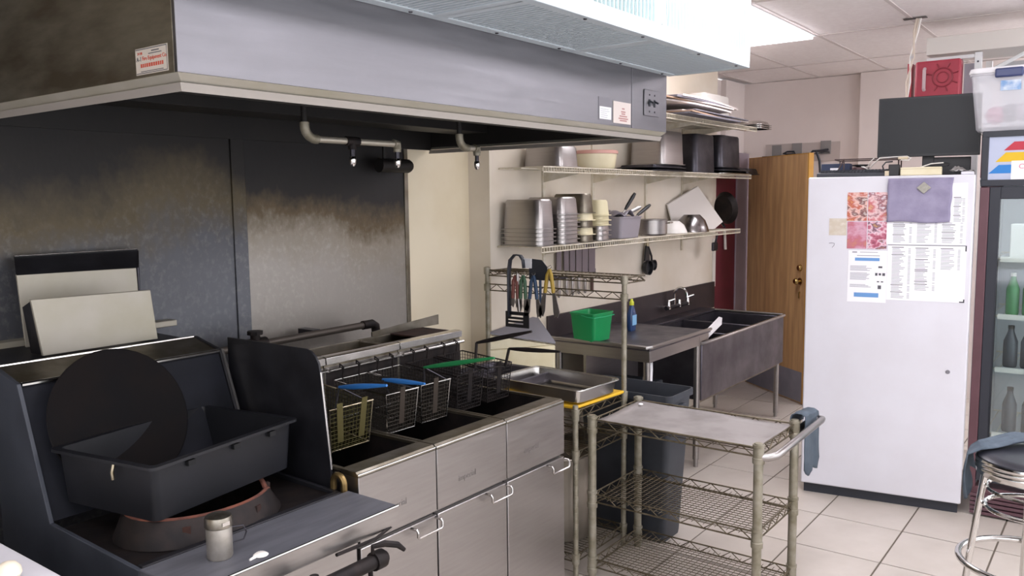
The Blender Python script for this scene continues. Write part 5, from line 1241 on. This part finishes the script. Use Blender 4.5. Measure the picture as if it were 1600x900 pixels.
# ------------------------------------------------------------------ chrome stool with cloth
SX, SY = 3.57, .262
so_ = thing('stool', 'chrome diner stool with round black seat at the frame edge', 'stool', (SX, SY, 0))
MB().lathe([(0,.748),(.14,.750),(.17,.747),(.184,.738),(.186,.730),(0,.730)], (SX,SY,0), 40).build('seat', vinyl, so_)
MB().lathe([(.150,.732),(.190,.735),(.193,.728),(.190,.722),(.190,.716),(.193,.712),(.190,.706),(.190,.700),(.193,.696),(.190,.690),(.188,.676),(.183,.672),(.15,.672)], (SX,SY,0), 48).build('seat_band', chrome, so_)
for k in range(4):
    a = PI*.55+k*PI/2; c_, s_ = math.cos(a), math.sin(a)
    MB().tube([(SX+c_*.10,SY+s_*.10,.675),(SX+c_*.145,SY+s_*.145,.672),(SX+c_*.158,SY+s_*.158,.655),(SX+c_*.165,SY+s_*.165,.60),(SX+c_*.20,SY+s_*.20,.30),(SX+c_*.225,SY+s_*.225,.01)], .0125, 10).build('leg', chrome, so_)
    MB().lathe([(0,0),(.015,0),(.016,.02),(.013,.022)], (SX+c_*.2255,SY+s_*.2255,0), 10).build('foot', black_plastic, so_)
MB().tube(arc((SX,SY,.615),.150,0,2*PI,40)[:-1], .0065, 8, closed=True).build('upper_ring', chrome, so_)
MB().tube(arc((SX,SY,.545),.153,0,2*PI,40)[:-1], .008, 8, closed=True).build('middle_ring', chrome, so_)
MB().tube(arc((SX,SY,.335),.235,0,2*PI,48)[:-1], .0125, 10, closed=True).build('foot_ring', chrome, so_)
sr = MB()
def strag(u, v):
    # draped over the far side of the seat and down its left edge
    if v < .55:
        k = v/.55; x = SX+.20-.26*k+.13*u; y = SY-.04+.21*k+.03*u; z = .7535+.012*math.sin(9*u+4*k)**2+.014*(1-abs(2*k-1))
        return (x, y, z)
    k = (v-.55)/.45; x = SX-.085+.155*u+.02*k; y = SY+.205+.012*math.sin(PI*k)+.010*math.sin(11*u)*k+.02*u*(1-u); z = .755-k*(.19-.09*u+.03*math.sin(7*u))
    return (x, y, z)
sr.grid(strag, 16, 24); sr.build('rag', cloth_blue, label='grey blue rag draped over the seat of the chrome stool', cat='cloth', loc=(SX,SY+.18,.755), thick=.005)

# ------------------------------------------------------------------ counter corner at the lower left
lc = thing('counter', 'pale grey worktop corner at the lower left, before the range', 'counter', (.4, 1.5, 0))
MB().box(-.6, .55, .855, .826, 2.60, .895).build('top', mat('pale_worktop','#e6e4ea',.45,0,('#dcdae0',5)), lc, bevel=.004)
MB().box(-.55, .62, .08, .80, 2.55, .854).build('body', steel, lc)
MB().box(-.5, .66, 0, .76, 2.5, .08).build('plinth', charcoal, lc)
for k, (x, y, r_) in enumerate(((.742,1.940,.026),(.708,1.985,.024))):
    MB().lathe([(0,-.9*r_),(.6*r_,-.75*r_),(r_,-.1*r_),(.93*r_,.4*r_),(.6*r_,.8*r_),(.0,1.0*r_)], (x,y,.895+.9*r_), 18).build('cream_ball', mat('cream_round','#efe4cf',.5), label=('cream coloured round ball on the worktop corner, nearer one','white round ball on the worktop corner at the frame edge')[k], cat='ball', loc=(x,y,.895))
